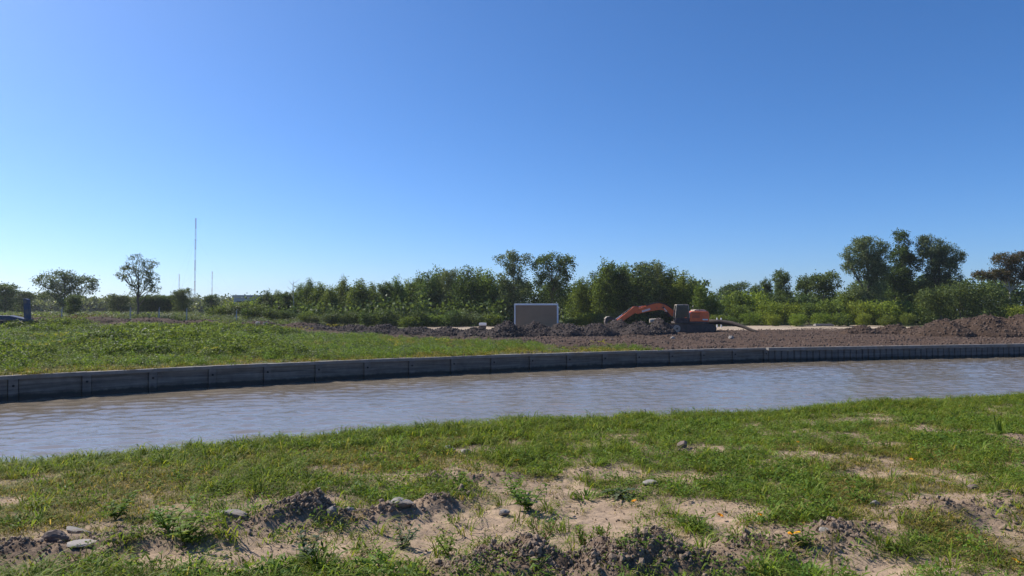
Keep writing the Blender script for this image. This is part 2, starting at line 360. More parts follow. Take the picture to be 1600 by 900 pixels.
# dug ridges of clods on the near bank: polylines through ground points, with heights
RIDGE = []
def ridge(pts): RIDGE.extend([(*G(px, py), h, w) for px, py, h, w in pts])
ridge([(690, 908, .05, .2), (745, 900, .09, .24), (800, 895, .19, .26), (850, 902, .11, .24), (905, 906, .09, .24), (960, 902, .13, .26), (1020, 896, .18, .26), (1075, 894, .12, .24), (1130, 882, .05, .22), (1190, 864, .08, .22), (1240, 857, .05, .2), (1300, 843, .09, .2), (1340, 838, .06, .2), (1410, 815, .03, .2), (1470, 806, .07, .24), (1530, 800, .05, .25), (1600, 792, .07, .25), (1660, 785, .06, .25)])
ridge([(-60, 885, .06, .25), (10, 868, .08, .22), (90, 858, .05, .22), (170, 852, .06, .22), (260, 846, .04, .22), (350, 838, .06, .2), (430, 822, .07, .2), (470, 815, .13, .16), (492, 812, .17, .15), (525, 814, .07, .16), (560, 808, .05, .14), (600, 804, .06, .12), (640, 800, .05, .12), (683, 791, .08, .13), (720, 772, .04, .14), (745, 752, .05, .14), (790, 742, .03, .15), (680, 752, .05, .12), (1070, 708, .04, .12), (1320, 722, .03, .3), (1475, 678, .04, .4), (1600, 690, .06, .4), (925, 735, .03, .2)])
def near_z(x, y):
    e = edge_y(x) - y                     # distance inside the bank edge
    z = ZN + 0.16 * (fbm(x * 0.35, y * 0.35, 3, 3) - 0.5) + 0.06 * (fbm(x * 1.6, y * 1.6, 13, 3) - 0.5)
    b = bare(x, y)
    z = z - 0.03 * b
    h = np.zeros_like(x)
    for cx, cy, hh, w in RIDGE:
        r2 = ((x - cx) / (w * 1.35)) ** 2 + ((y - cy) / w) ** 2
        h = np.maximum(h, hh * np.exp(-r2 * 0.9))
    lump = fbm(x * 6, y * 6, 23, 4, 0.6)
    crumb = np.abs(fbm(x * 13, y * 13, 29, 4, 0.65) - 0.5) * 2
    fine_ = np.abs(fbm(x * 24, y * 24, 39, 3, 0.6) - 0.5) * 2
    z = z + 0.04 * np.clip(h / 0.08, 0, 1) * (0.5 - fine_) + h * (0.15 + 1.45 * lump) + 0.085 * np.clip(h / 0.09, 0, 1) * (0.55 - crumb) + 0.10 * np.clip(h / 0.12, 0, 1) * (fbm(x * 4.2 + 3, y * 4.2, 37, 3, 0.6) - 0.5)
    z = z + (0.012 + 0.05 * b) * (fbm(x * 9, y * 9, 33, 4, 0.65) - 0.5)
    fall = np.clip(0.35 - e, 0, None)
    z = z - np.minimum(0.75 * fall + 0.10 * np.minimum(fall, 1.5) ** 2, 3.2)
    return z, b, np.clip(h / 0.10, 0, 1)

def far_z(x, y):
    x = np.asarray(x, float); y = np.asarray(y, float)
    t = y - wall_y(x)
    left = 1 - sstep(-42, -13, x)
    z = ZF - 0.02 + sstep(30, 62, y) * sstep(1, 12, t) * 0.28 * left + sstep(64, 74, y) * 0.85 * left
    z = z + 0.35 * sstep(0.5, 12, t) * (fbm(x * 0.16, y * 0.16, 61, 3) - 0.5) + sstep(0.3, 3, t) * 0.12 * (fbm(x * 0.9, y * 0.9, 67, 4) - 0.5)
    return z
def hit(px, py):                          # where the sight line of a photo pixel meets the far bank
    r = ray(px, py); t = np.linspace(20, 400, 8000) / r.y; X_ = EYE.x + r.x * t; Y_ = EYE.y + r.y * t; Z_ = EYE.z + r.z * t
    b_ = np.nonzero(Z_ < far_z(X_, Y_) + 0.35)[0]; i = b_[0] if len(b_) else -1; return float(X_[i]), float(Y_[i])
def fz(x, y): return float(far_z(np.array([x]), np.array([y]))[0])
def nz(x, y): return float(near_z(np.array([x]), np.array([y]))[0][0])

def spaced(segs):                         # [(start, step), ..., (end, 0)]
    out = []
    for (a, st), (b, _) in zip(segs[:-1], segs[1:]): out += list(np.linspace(a, b, max(1, round((b - a) / st)), endpoint=False))
    return np.array(out + [segs[-1][0]])

# near bank
xs = spaced([(-300, 40), (-60, 6), (-18, 0.6), (-9, 0.07), (-5.5, 0.028), (6.5, 0.06), (12, 0.3), (30, 4), (70, 40), (300, 0)])
ys = spaced([(-300, 40), (-40, 5), (-5, 0.6), (3.0, 0.021), (6.2, 0.035), (8.5, 0.06), (14.5, 0.25), (18, 2), (30, 0)])
X, Y = np.meshgrid(xs, ys); Z, B, H = near_z(X, Y)
near = link('ground', grid_mesh('near_bank', X, Y, Z, M['near_soil'], {'g': np.clip(0.75 - 1.5 * B - H - 0.4 * sstep(0.5, 0.36, fbm(X * 2.6 + 5, Y * 2.6, 117, 4)), 0, 1) , 'd': np.clip(H * 1.1 + 0.8 * fbm(X * 1.4, Y * 1.4, 71, 5, .6) - 0.25, 0, 1)}))  # d follows the ridges: dug soil plus mound shade put into the colour
tag(near, 'sandy near bank with patchy grass and dug ridges', kind='structure')

# far bank and plain
xs = spaced([(-1500, 120), (-260, 14), (-80, 1.0), (-45, 0.35), (62, 1.0), (110, 14), (280, 120), (1500, 0)])
ts = spaced([(0.28, 0.22), (60, 0.6), (100, 2), (170, 20), (420, 120), (1500, 0)])
X, T = np.meshgrid(xs, ts); Y = wall_y(X) + T; Z = far_z(X, Y)
def far_green(x, y):
    t = y - wall_y(x); n = fbm(x * 0.25, y * 0.25, 81, 4) - 0.5; n2 = fbm(x * 0.9, y * 0.9, 85, 3) - 0.5
    lim = np.interp(x, [-70, -26, -18, -10, -2, 3, 7, 10, 13, 20], [68, 69, 67, 60.5, 54, 48, 44.5, 43, 41, 38])  # how far back the grass reaches
    g = sstep(-1.2, 1.5, lim + 5 * n - y) * (0.75 + 0.5 * n2)
    g = g * (1 - 0.45 * sstep(-2, 5, x + 0 * y))
    g = np.maximum(g, sstep(-30, -40, x + 0 * y) * sstep(78, 82, y))
    g = np.maximum(g, sstep(88, 98, y + 8 * n))
    return np.clip(g, 0, 1)
def far_sand(x, y):                        # pale compacted strip behind the diggings
    n = fbm(x * 0.12, y * 0.12, 91, 3) - 0.5
    a = sstep(84, 90, y + 10 * n) * sstep(-16, -8, x) * (1 - sstep(58, 66, x + 12 * n))
    return np.clip(a * (0.8 + 0.6 * n), 0, 1)
FG = far_green(X, Y); FS = far_sand(X, Y)
rough = (1 - FG) * (1 - FS) * sstep(0.3, 1.5, T) * (Y < 100)
Z = Z + rough * (0.34 * (fbm(X * 1.1, Y * 1.1, 95, 4, 0.65) - 0.5))
FG = np.where((Y > 84) & (Y < 118) & (FS > 0.3), FG * 0.15, FG)
far = link('terrain', grid_mesh('far_bank', X, Y, Z, M['far_soil'], {'g': FG, 'd': np.clip(1 - FS * 1.3, 0, 1)}))
tag(far, 'far bank of dug brown soil, weeds and a pale sandy strip', kind='structure')

# water
xs = spaced([(-300, 30), (-40, 1), (-24, 0.12), (46, 0.6), (70, 30), (300, 0)]); ys = spaced([(-40, 4), (4, 1), (9, 0.11), (34, 0.15), (54, 0.5), (58, 0)])
X, Y = np.meshgrid(xs, ys); Z = np.zeros_like(X)
wr = np.random.default_rng(3)
for k in range(80):
    lam = 0.36 * (3.4 ** wr.random()); th = R(108) + wr.normal(0, 0.7)
    kx, ky = 2 * math.pi / lam * math.cos(th), 2 * math.pi / lam * math.sin(th)
    Z += 0.0125 / (2 * math.pi) * lam * np.sin(kx * X + ky * Y + wr.random() * 6.28 + 0.8 * np.sin(0.3 * X + k))
water = link('water', grid_mesh('canal_water', X, Y, Z, M['water'])); tag(water, 'rippled muddy canal reflecting the blue sky', kind='structure')

# ------------------------------------------------------------------ canal walls
wall = empty('retaining_wall', (WP[8][0], WP[8][1], 0)); tag(wall, 'long grey concrete panel wall with posts along the far canal edge', 'wall')
wo = Vector(wall.location)
def seg_box(mb, a, b, off0, off1, z0, z1):   # wall slab between two plan points; offsets towards the water are negative
    a = Vector((a[0], a[1], 0)); b = Vector((b[0], b[1], 0)); t = (b - a).normalized(); n = Vector((-t.y, t.x, 0))
    vs = [q + n * o + Vector((0, 0, z)) - wo for z in (z0, z1) for q, o in ((a, off0), (b, off0), (b, off1), (a, off1))]
    mb.add(vs, [(3, 2, 1, 0), (4, 5, 6, 7), (0, 1, 5, 4), (1, 2, 6, 5), (2, 3, 7, 6), (3, 0, 4, 7)])
hole_me = MB().cyl((0, 0, 0), (0, -0.05, 0), 0.045, 10).mesh('weep_hole', M['hole'])
for i in range(len(WALL) - 1):
    a, b = np.array(WALL[i]), np.array(WALL[i + 1]); t = (b - a) / np.linalg.norm(b - a)
    mb = MB()
    for k, (z0, z1, pr) in enumerate([(-0.8, 0.27, 0.0), (0.275, 0.55, 0.012), (0.555, 0.8, 0.0)]):
        seg_box(mb, a + t * 0.175, b - t * 0.175, 0.07 - 1.6 * pr, 0.2, z0, z1)
    mb.build('panel', M['concrete'], wall, 0.008)
    mb = MB(); seg_box(mb, a + t * 0.001, b - t * 0.001, -0.02 + 0.004 * (i % 2), 0.30, 0.803, 0.945 + 0.006 * (i % 3)); mb.build('cap', M['cap'], wall, 0.012)
for i, q in enumerate(WALL):
    q = np.array(q); t = np.array(WALL[min(i + 1, len(WALL) - 1)]) - np.array(WALL[max(i - 1, 0)]); t = t / np.linalg.norm(t)
    mb = MB(); seg_box(mb, q - t * 0.155, q + t * 0.155, -0.035, 0.19, -0.8, 0.798); po = mb.build('post', M['wall_post'], wall, 0.01)
    ho = link('weep_hole', hole_me, po); n = Vector((t[1], -t[0], 0))
    ho.location = Vector((q[0], q[1], 0.56)) + n * 0.03 - wo; ho.rotation_euler = (0, 0, math.atan2(t[1], t[0]))

pile = empty('sheet_pile_wall', (PILE0[0], PILE0[1], 0), math.atan2(pd[1], pd[0])); tag(pile, 'dark grey wall of upright concrete planks beyond the panel wall', 'wall')
mb = MB(); mb.prism([(0.012, -0.8), (0.488, -0.8), (0.488, 0.72), (0.012, 0.72)], 0.04, 0.2); mb.prism([(0.05, -0.8), (0.45, -0.8), (0.45, 0.72), (0.05, 0.72)], 0.0, 0.041)
pl_me = mb.mesh('plank', M['pile'])
for k in range(100):
    o = link('plank', pl_me, pile); o.location = (0.2 + 0.5 * k, 0.006 * math.sin(k * 2.4), 0.008 * math.sin(k * 1.7))
mb = MB()
for k in range(10): mb.box((0.17 + 5.0 * k + 2.5, 0.1 + 0.003 * (k % 2), 0.84), (4.99, 0.34, 0.21))
mb.build('cap', M['cap'], pile, 0.012)

# ------------------------------------------------------------------ scatter by geometry nodes (for uncountable stuff only)
def scatter(name, pts, sources, mat_label, scl, tilt=0.15, seed=1, idx=None):
    r = np.random.default_rng(seed); n = len(pts)
    me = bpy.data.meshes.new(name); me.vertices.add(n); me.vertices.foreach_set('co', np.asarray(pts, np.float32).ravel())
    rot = np.stack([r.normal(0, tilt, n), r.normal(0, tilt, n), r.random(n) * 6.283], -1).astype(np.float32)
    a = me.attributes.new('rot', 'FLOAT_VECTOR', 'POINT'); a.data.foreach_set('vector', rot.ravel())
    a = me.attributes.new('scl', 'FLOAT', 'POINT'); a.data.foreach_set('value', np.asarray(scl, np.float32))
    a = me.attributes.new('idx', 'INT', 'POINT'); a.data.foreach_set('value', np.asarray(r.integers(0, len(sources), n) if idx is None else idx, np.int32))
    c = bpy.data.collections.new(name + '_pieces')
    for k, s_me in enumerate(sources): c.objects.link(bpy.data.objects.new('%s_piece_%02d' % (name, k), s_me))
    g = bpy.data.node_groups.new(name, 'GeometryNodeTree')
    g.interface.new_socket('Geometry', in_out='INPUT', socket_type='NodeSocketGeometry'); g.interface.new_socket('Geometry', in_out='OUTPUT', socket_type='NodeSocketGeometry')
    gi = g.nodes.new('NodeGroupInput'); go = g.nodes.new('NodeGroupOutput')
    ip = g.nodes.new('GeometryNodeInstanceOnPoints'); ci = g.nodes.new('GeometryNodeCollectionInfo')
    ci.inputs['Collection'].default_value = c; ci.inputs['Separate Children'].default_value = True; ci.inputs['Reset Children'].default_value = True
    def named(nm, ty):
        q = g.nodes.new('GeometryNodeInputNamedAttribute'); q.data_type = ty; q.inputs['Name'].default_value = nm
        return [o for o in q.outputs if o.enabled and o.name == 'Attribute'][0]
    g.links.new(gi.outputs[0], ip.inputs['Points']); g.links.new(ci.outputs[0], ip.inputs['Instance'])
    ip.inputs['Pick Instance'].default_value = True
    g.links.new(named('idx', 'INT'), ip.inputs['Instance Index']); g.links.new(named('rot', 'FLOAT_VECTOR'), ip.inputs['Rotation']); g.links.new(named('scl', 'FLOAT'), ip.inputs['Scale'])
    g.links.new(ip.outputs[0], go.inputs[0])
    o = link(name, me); md = o.modifiers.new('scatter', 'NODES'); md.node_group = g
    tag(o, mat_label[0], mat_label[1], kind='stuff')
    return o

# --- blades, leaves, clods as templates
def blade_mesh(name, mat, n, length, width, spread, lean, seed, segs=3, curl=0.5):
    r = np.random.default_rng(seed); V = []; Fq = []; LR = []
    for k in range(n):
        a = r.random() * 6.283; b = np.array([math.cos(a), math.sin(a), 0]) * spread * math.sqrt(r.random())
        d = a + r.normal(0, 0.7); dirv = np.array([math.cos(d), math.sin(d), 0]); side = np.array([-dirv[1], dirv[0], 0])
        L_ = length * (0.5 + 0.8 * r.random()); ln = lean * (0.4 + 1.0 * r.random()); w = width * (0.7 + 0.6 * r.random())
        base = len(V); lr = r.random()
        for s in range(segs + 1):
            t = s / segs; ang = ln + curl * t * t * 1.6
            p_ = b + dirv * (L_ * t * math.sin(ang)) + np.array([0, 0, L_ * t * max(0.12, math.cos(ang)) - 0.01])
            ww = w * (1 - t) ** 0.7 if t > 0 else w * 0.8
            V += [p_ - side * ww / 2, p_ + side * ww / 2]
        for s in range(segs): Fq.append((base + 2 * s, base + 2 * s + 1, base + 2 * s + 3, base + 2 * s + 2)); LR.append(lr)
    return mesh_np(name, V, Fq, mat, False, {'lr': ('FACE', LR)})

def leafy_mesh(name, mat, n, h, leaf, spread, seed, aspect=0.55):
    r = np.random.default_rng(seed)
    a = r.random(n) * 6.283; rad = spread * np.sqrt(r.random(n)); z = h * (0.15 + 0.85 * r.random(n)) * (1 - 0.5 * (rad / spread) ** 2)
    c = np.stack([rad * np.cos(a), rad * np.sin(a), z], -1)
    return leaf_quads(name, mat, c, leaf, r, 1.2, aspect)

def leaf_quads(name, mat, c, size, r, up=0.3, aspect=0.5, dirs=None):
    n = len(c); nn = r.normal(size=(n, 3)); nn /= np.linalg.norm(nn, axis=1)[:, None]; nn[:, 2] += up; nn /= np.linalg.norm(nn, axis=1)[:, None]
    u = r.normal(size=(n, 3)); 
    if dirs is not None: u = u * 0.5 + dirs
    u -= nn * (u * nn).sum(1)[:, None]; u /= np.linalg.norm(u, axis=1)[:, None]; v = np.cross(nn, u)
    L_ = (size * (0.65 + 0.7 * r.random(n)))[:, None]; w = L_ * aspect
    V = np.stack([c - u * L_, c + v * w + nn * L_ * 0.12, c + u * L_, c - v * w + nn * L_ * 0.12], 1).reshape(-1, 3)
    return mesh_np(name, V, np.arange(4 * n).reshape(n, 4), mat, False, {'lr': ('FACE', r.random(n))})

def rock_mesh(name, mat, seed, sub=2, squash=(1, 1, 0.75), rough=0.35):
    bm = bmesh.new(); bmesh.ops.create_icosphere(bm, subdivisions=sub, radius=1.0)
    r = np.random.default_rng(seed); planes = r.normal(size=(13, 3)); planes /= np.linalg.norm(planes, axis=1)[:, None]; offs = 0.5 + 0.35 * r.random(13)
    for v in bm.verts:
        p_ = np.array(v.co)
        for pn, of in zip(planes, offs):                       # facet the ball
            d = p_ @ pn
            if d > of: p_ = p_ - pn * (d - of) * 0.9
        p_ = p_ * (1 + rough * 0.35 * r.normal() * 0.4)
        v.co = Vector(p_ * np.array(squash))
    me = bpy.data.meshes.new(name); bm.to_mesh(me); bm.free(); me.materials.append(mat); return me

# ------------------------------------------------------------------ near bank: grass, creeping plants, straw, clods
gt = [blade_mesh('tuft', M['grass'], 16, 0.075, 0.0065, 0.06, 0.55, 200 + k) for k in range(4)]
gl = [blade_mesh('long_tuft', M['grass'], 18, 0.17, 0.008, 0.05, 0.4, 210 + k, 4, 0.7) for k in range(3)]
cl = [leafy_mesh('creeper', M['clover'], 34, 0.05, 0.009, 0.075, 220 + k, 0.45) for k in range(3)]
st = [blade_mesh('straw', M['straw'], 8, 0.08, 0.004, 0.07, 1.1, 230 + k) for k in range(2)]
wd = [leafy_mesh('small_weed', M['weed'], 22, 0.10, 0.018, 0.06, 240 + k, 0.3) for k in range(2)]
ol = [blade_mesh('olive_tuft', M['grass_olive'], 18, 0.07, 0.006, 0.065, 0.7, 250 + k) for k in range(3)]
src = gt + gl + cl + st + wd + ol                # 0-3 short, 4-6 long, 7-9 creeper, 10-11 straw, 12-13 weed
n = 230000
px_ = rng.uniform(-11, 15, n); py_ = rng.uniform(2.2, 16.5, n)
ok = (np.abs(px_) < py_ * 0.80 + 1.8) & (py_ < edge_y(px_) + 0.9)
px_, py_ = px_[ok], py_[ok]
z_, b_, h_ = near_z(px_, py_)
cover = np.clip(1.0 - 1.55 * b_, 0, 1) * (1 - 0.75 * h_)
tone = fbm(px_ * 0.8, py_ * 0.8, 111, 3)
thin = sstep(0.5, 0.36, fbm(px_ * 2.6 + 5, py_ * 2.6, 117, 4))
cover = cover * (0.55 + 0.7 * tone) * (1 - 0.75 * thin) + 0.085 * (1 - h_ * 0.6)
ok = rng.random(len(px_)) < cover; px_, py_, z_, b_, tone = px_[ok], py_[ok], z_[ok], b_[ok], tone[ok]
u = rng.random(len(px_)); kindn = fbm(px_ * 0.9 + 40, py_ * 0.9, 121, 3)
edge_near = sstep(1.6, 0.2, edge_y(px_) - py_)
idx = np.where(u < 0.42, rng.integers(0, 4, len(u)), np.where(u < 0.72, rng.integers(7, 10, len(u)), np.where(u < 0.86, rng.integers(10, 12, len(u)), rng.integers(12, 14, len(u)))))
idx = np.where((b_ > 0.35) & (rng.random(len(u)) < 0.45), rng.integers(10, 12, len(u)), idx)
longm = rng.random(len(u)) < (0.03 + 0.22 * sstep(0.55, 0.7, kindn) + 0.28 * edge_near)
idx = np.where(longm, rng.integers(4, 7, len(u)), idx)
dry = fbm(px_ * 0.55 + 9, py_ * 0.55, 127, 3)
idx = np.where((rng.random(len(u)) < 0.08 + 0.75 * sstep(0.48, 0.66, dry)) & ~longm, rng.integers(14, 17, len(u)), idx)
scl = (0.7 + 0.6 * rng.random(len(u))) * (0.8 + 0.5 * tone)
scatter('grass', np.stack([px_, py_, z_], -1), src, ('short patchy grass and creeping weeds on the near bank', 'grass'), scl, 0.12, 5, idx)

ck = [rock_mesh('clod', M['clod'], 300 + k, 1, [(1.2, 1, .8), (1.5, .9, .7), (1.2, 1.2, .6), (1.6, 1.1, 1), (1.1, .8, 1)][k]) for k in range(5)]
n = 240000
px_ = rng.uniform(-9, 13, n); py_ = rng.uniform(3, 13, n); z_, b_, h_ = near_z(px_, py_)
ok = (np.abs(px_) < py_ * 0.80 + 1.2) & (rng.random(n) < np.clip(0.22 * b_ * fbm(px_ * 2.2, py_ * 2.2, 161, 3) * 1.6 + 0.9 * h_ ** 1.3 + 0.004, 0, 1)) & (py_ < edge_y(px_))
px_, py_, z_, h_ = px_[ok], py_[ok], z_[ok], h_[ok]
scl = 0.003 + 0.011 * rng.random(len(px_)) ** 4 + 0.02 * h_ * rng.random(len(px_)) ** 6
# thick crumbs right on the ridges
qx, qy = [], []
for cx, cy, hh, w in RIDGE:
    k_ = int(300 + 4500 * hh); qx.append(cx + rng.normal(0, w * 0.9, k_)); qy.append(cy + rng.normal(0, w * 0.75, k_))
qx = np.concatenate(qx); qy = np.concatenate(qy); qz, _, qh = near_z(qx, qy); ok = (rng.random(len(qx)) < qh) & (qy > 3); qx, qy, qz = qx[ok], qy[ok], qz[ok]
qs = 0.003 + 0.009 * rng.random(len(qx)) ** 3 + 0.022 * rng.random(len(qx)) ** 12
px_ = np.concatenate([px_, qx]); py_ = np.concatenate([py_, qy]); z_ = np.concatenate([z_, qz]); scl = np.concatenate([scl, qs])
scatter('soil_clods', np.stack([px_, py_, z_ + scl * 0.3], -1), ck, ('crumbled pale soil clods along the dug ridges of the near bank', 'soil clods'), scl, 1.0, 6)

# ------------------------------------------------------------------ far bank: weeds, blossom, clods
fgm = [blade_mesh('weed_grass', M['grass'], 26, 0.42, 0.03, 0.22, 0.35, 400 + k, 2) for k in range(3)]
fw = [leafy_mesh('weed_leafy', M['weed'], 60, 0.6, 0.06, 0.28, 410 + k, 0.4) for k in range(3)]
fwg = [leafy_mesh('weed_grey', M['weed_grey'], 60, 0.65, 0.06, 0.3, 420 + k, 0.35) for k in range(2)]
fst = [blade_mesh('weed_straw', M['straw'], 20, 0.3, 0.025, 0.25, 0.6, 430, 2)]
fdk = [leafy_mesh('weed_dark', M['leaf_mid'], 70, 0.65, 0.06, 0.3, 415 + k, 0.35) for k in range(3)]
fol = [blade_mesh('weed_olive', M['grass_olive'], 26, 0.36, 0.03, 0.24, 0.5, 435 + k, 2) for k in range(2)]
fsrc = fgm + fw + fwg + fst + fdk + fol
n = 190000
px_ = rng.uniform(-66, 24, n); py_ = rng.uniform(18, 75, n)
g_ = far_green(px_, py_); t_ = py_ - wall_y(px_)
patch = fbm(px_ * 0.3, py_ * 0.3, 131, 3)
ok = (rng.random(n) < g_ * (0.22 + 0.78 * sstep(0.33, 0.6, patch + 0.012 * t_))) & (py_ > -px_ * 1.12) & (t_ > 0.2)
px_, py_, t_, patch = px_[ok], py_[ok], t_[ok], patch[ok]
tall = sstep(40, 52, py_ + 22 * (patch - 0.5)) * sstep(-8, -20, px_)
clump = sstep(0.52, 0.62, fbm(px_ * 0.22 + 7, py_ * 0.13, 137, 4)) * sstep(2, 6, t_) * (0.15 + 0.85 * sstep(-7, -15, px_))
u = rng.random(len(px_))
idx = np.where(u < 0.5 - 0.3 * tall, rng.integers(0, 3, len(u)), np.where(u < 0.82, rng.integers(3, 6, len(u)), np.where(u < 0.9 + 0.06 * tall, rng.integers(6, 8, len(u)), 8)))
drier = sstep(0.42, 0.6, fbm(px_ * 0.5, py_ * 0.28, 139, 4) + 0.14 * sstep(9, 1, t_))
idx = np.where(rng.random(len(u)) < 0.75 * drier, rng.integers(12, 14, len(u)), idx)
idx = np.where(rng.random(len(u)) < 0.8 * clump, rng.integers(9, 12, len(u)), idx)
scl = (0.35 + 0.45 * rng.random(len(u))) * (1 + 0.6 * tall + 0.7 * clump) * (0.7 + 0.6 * patch)
scatter('weeds', np.stack([px_, py_, far_z(px_, py_)], -1), fsrc, ('green weeds and grass covering the far bank left of the diggings', 'weeds'), scl, 0.12, 8, idx)

# yellow blossom patches among the weeds
P = []; ry = np.random.default_rng(12)
for px, py, Y0, k in [(85, 527, 50, 60), (45, 541, 44, 40), (145, 537, 46, 70), (112, 516, 56, 40), (448, 516, 60, 50), (475, 516, 60, 60), (520, 511, 62, 60), (690, 533, 49, 20), (935, 538, 46, 14), (330, 552, 42, 14), (250, 530, 50, 20), (620, 540, 46, 14)]:
    qx, qy = hit(px, py)
    for _ in range(k // 2):
        x, y = qx + ry.normal(0, 0.6), qy + ry.normal(0, 1.0); P.append((x, y, fz(x, y) + 0.35 + 0.3 * ry.random()))
P = np.array(P); ym = [leafy_mesh('blossom', M['yellow'], 14, 0.1, 0.028, 0.12, 440 + k, 0.8) for k in range(2)]
scatter('yellow_blossom', P, ym, ('yellow flowering weed heads in patches on the far bank', 'blossom'), 0.8 + 0.5 * ry.random(len(P)), 0.2, 9)

# reedy grey-green growth on the plain behind the berm, left
tw = [blade_mesh('reed', M['weed_grey'], 40, 1.3, 0.06, 0.7, 0.3, 450 + k, 2) for k in range(2)] + [leafy_mesh('scrub', M['weed_grey'], 110, 1.2, 0.11, 0.9, 455 + k, 0.45) for k in range(2)] + [leafy_mesh('rusty_scrub', M['leaf_rust'], 80, 0.9, 0.1, 0.7, 458, 0.5)] + [leafy_mesh('scrub_green', M['leaf_mid'], 110, 1.1, 0.11, 0.9, 459, 0.45)]
n = 9000
px_ = rng.uniform(-150, -28, n); py_ = rng.uniform(80, 190, n)
ok = (px_ > -py_ * 0.85) & (px_ < -py_ * 0.33 + 3); px_, py_ = px_[ok], py_[ok]
rz = fbm(px_ * 0.06, py_ * 0.06, 141, 2); u = rng.random(len(px_))
idx = np.where((rz > 0.55) & (py_ < 110) & (px_ < -48) & (u < 0.6), 4, np.where(u < 0.3, rng.integers(0, 2, len(u)), np.where(u < 0.72, rng.integers(2, 4, len(u)), 5)))
scatter('scrub', np.stack([px_, py_, far_z(px_, py_)], -1), tw, ('grey-green reeds and low scrub on the plain behind the left berm', 'scrub'), (0.65 + 0.55 * rng.random(len(u)) ** 2) * np.where(px_ > -py_ * 0.46, 0.75, 1.0), 0.1, 10, idx)

# ------------------------------------------------------------------ soil heaps
def heap(name, bumps, mat, label, cat='soil heap', step=0.16, seed=1, base=0.25):
    x0 = min(b[0] - b[2] * 1.5 for b in bumps); x1 = max(b[0] + b[2] * 1.5 for b in bumps); y0 = min(b[1] - b[3] * 1.5 for b in bumps); y1 = max(b[1] + b[3] * 1.5 for b in bumps)
    xs = np.arange(x0, x1 + step, step); ys = np.arange(y0, y1 + step, step); X, Y = np.meshgrid(xs, ys)
    h = np.zeros_like(X)
    wx = X + 0.9 * (fbm(X * .6, Y * .6, seed, 3) - .5); wy = Y + 0.9 * (fbm(X * .6, Y * .6, seed + 9, 3) - .5)
    for cx, cy, rx, ry_, hh in bumps:
        r = np.sqrt(((wx - cx) / rx) ** 2 + ((wy - cy) / ry_) ** 2); h = np.maximum(h, hh * np.clip(1.15 - r, 0, 1) ** 0.85)
    on_ = sstep(0.02, 0.3, h)
    h = h * (0.75 + 0.5 * fbm(X * 0.9, Y * 0.9, seed + 3, 4, 0.6)) + on_ * (0.42 * (fbm(X * 2.2, Y * 2.2, seed + 5, 3, 0.65) - 0.5) * np.clip(h, 0.3, 1))
    Z = far_z(X, Y) - base * (1 - on_) + h
    ox, oy = (x0 + x1) / 2, (y0 + y1) / 2; oz = fz(ox, oy)
    o = link(name, grid_mesh(name, X - ox, Y - oy, Z - oz, mat)); o.location = (ox, oy, oz); tag(o, label, cat, 'heaps of dug soil')
    return o, (X[h > 0.12], Y[h > 0.12], Z[h > 0.12])
HP = []
def bumps_px(rows): return [(at(px, 500, Y0).x, Y0, wpx / F * Y0, ry_, h) for px, Y0, wpx, ry_, h in rows]
h1, q = heap('spoil_heap', bumps_px([(500, 78, 36, 1.8, .55), (555, 76, 40, 1.8, .75), (600, 74, 42, 2.0, .85), (650, 72, 42, 2.0, .8), (700, 69, 42, 2.0, .72), (745, 68, 34, 2.0, .8)]), M['heap_dark'], 'low dark ridge of dug soil behind the weeds, left of the white-framed hut', seed=500); HP.append((q, 0))
h2, q = heap('spoil_heap', bumps_px([(790, 67, 38, 2.4, 1.35), (835, 68, 44, 2.6, 1.3), (885, 68, 44, 2.6, 1.25), (930, 68, 40, 2.4, 1.2)]), M['heap_dark'], 'big dark ridge of dug soil burying the foot of the white-framed hut', seed=520); HP.append((q, 0))
h3, q = heap('spoil_heap', bumps_px([(965, 73, 34, 2.6, 1.4), (1000, 71, 36, 2.6, 1.3), (1030, 74, 26, 2.4, 1.5)]), M['heap_dark'], 'dark cloddy soil heap under the excavator bucket and arm', seed=540); HP.append((q, 0))
h4, q = heap('spoil_heap', bumps_px([(1470, 66, 40, 3.2, 1.5), (1510, 67, 46, 3.4, 1.75), (1545, 66, 60, 3.6, 1.95), (1600, 65, 60, 3.6, 1.85), (1650, 64, 50, 3.4, 1.6)]), M['heap_brown'], 'largest brown soil heap, in front of the right-hand trees', seed=560); HP.append((q, 1))
h5, q = heap('spoil_heap', bumps_px([(1345, 74, 34, 1.8, .75), (1395, 74, 34, 1.8, .95), (1432, 72, 26, 1.8, .85)]), M['heap_brown'], 'low ragged soil ridge just left of the largest brown heap', seed=580); HP.append((q, 1))
h6, q = heap('earth_berm', bumps_px([(-30, 74, 60, 2, .6), (60, 74, 60, 2, .55), (150, 75, 60, 2, .55), (240, 76, 60, 2, .5), (330, 77, 60, 2, .5), (410, 78, 50, 2, .6), (480, 79, 50, 2, .7)]), M['heap_brown'], 'long low brown earth berm behind the weeds on the left', seed=600); HP.append((q, 2))

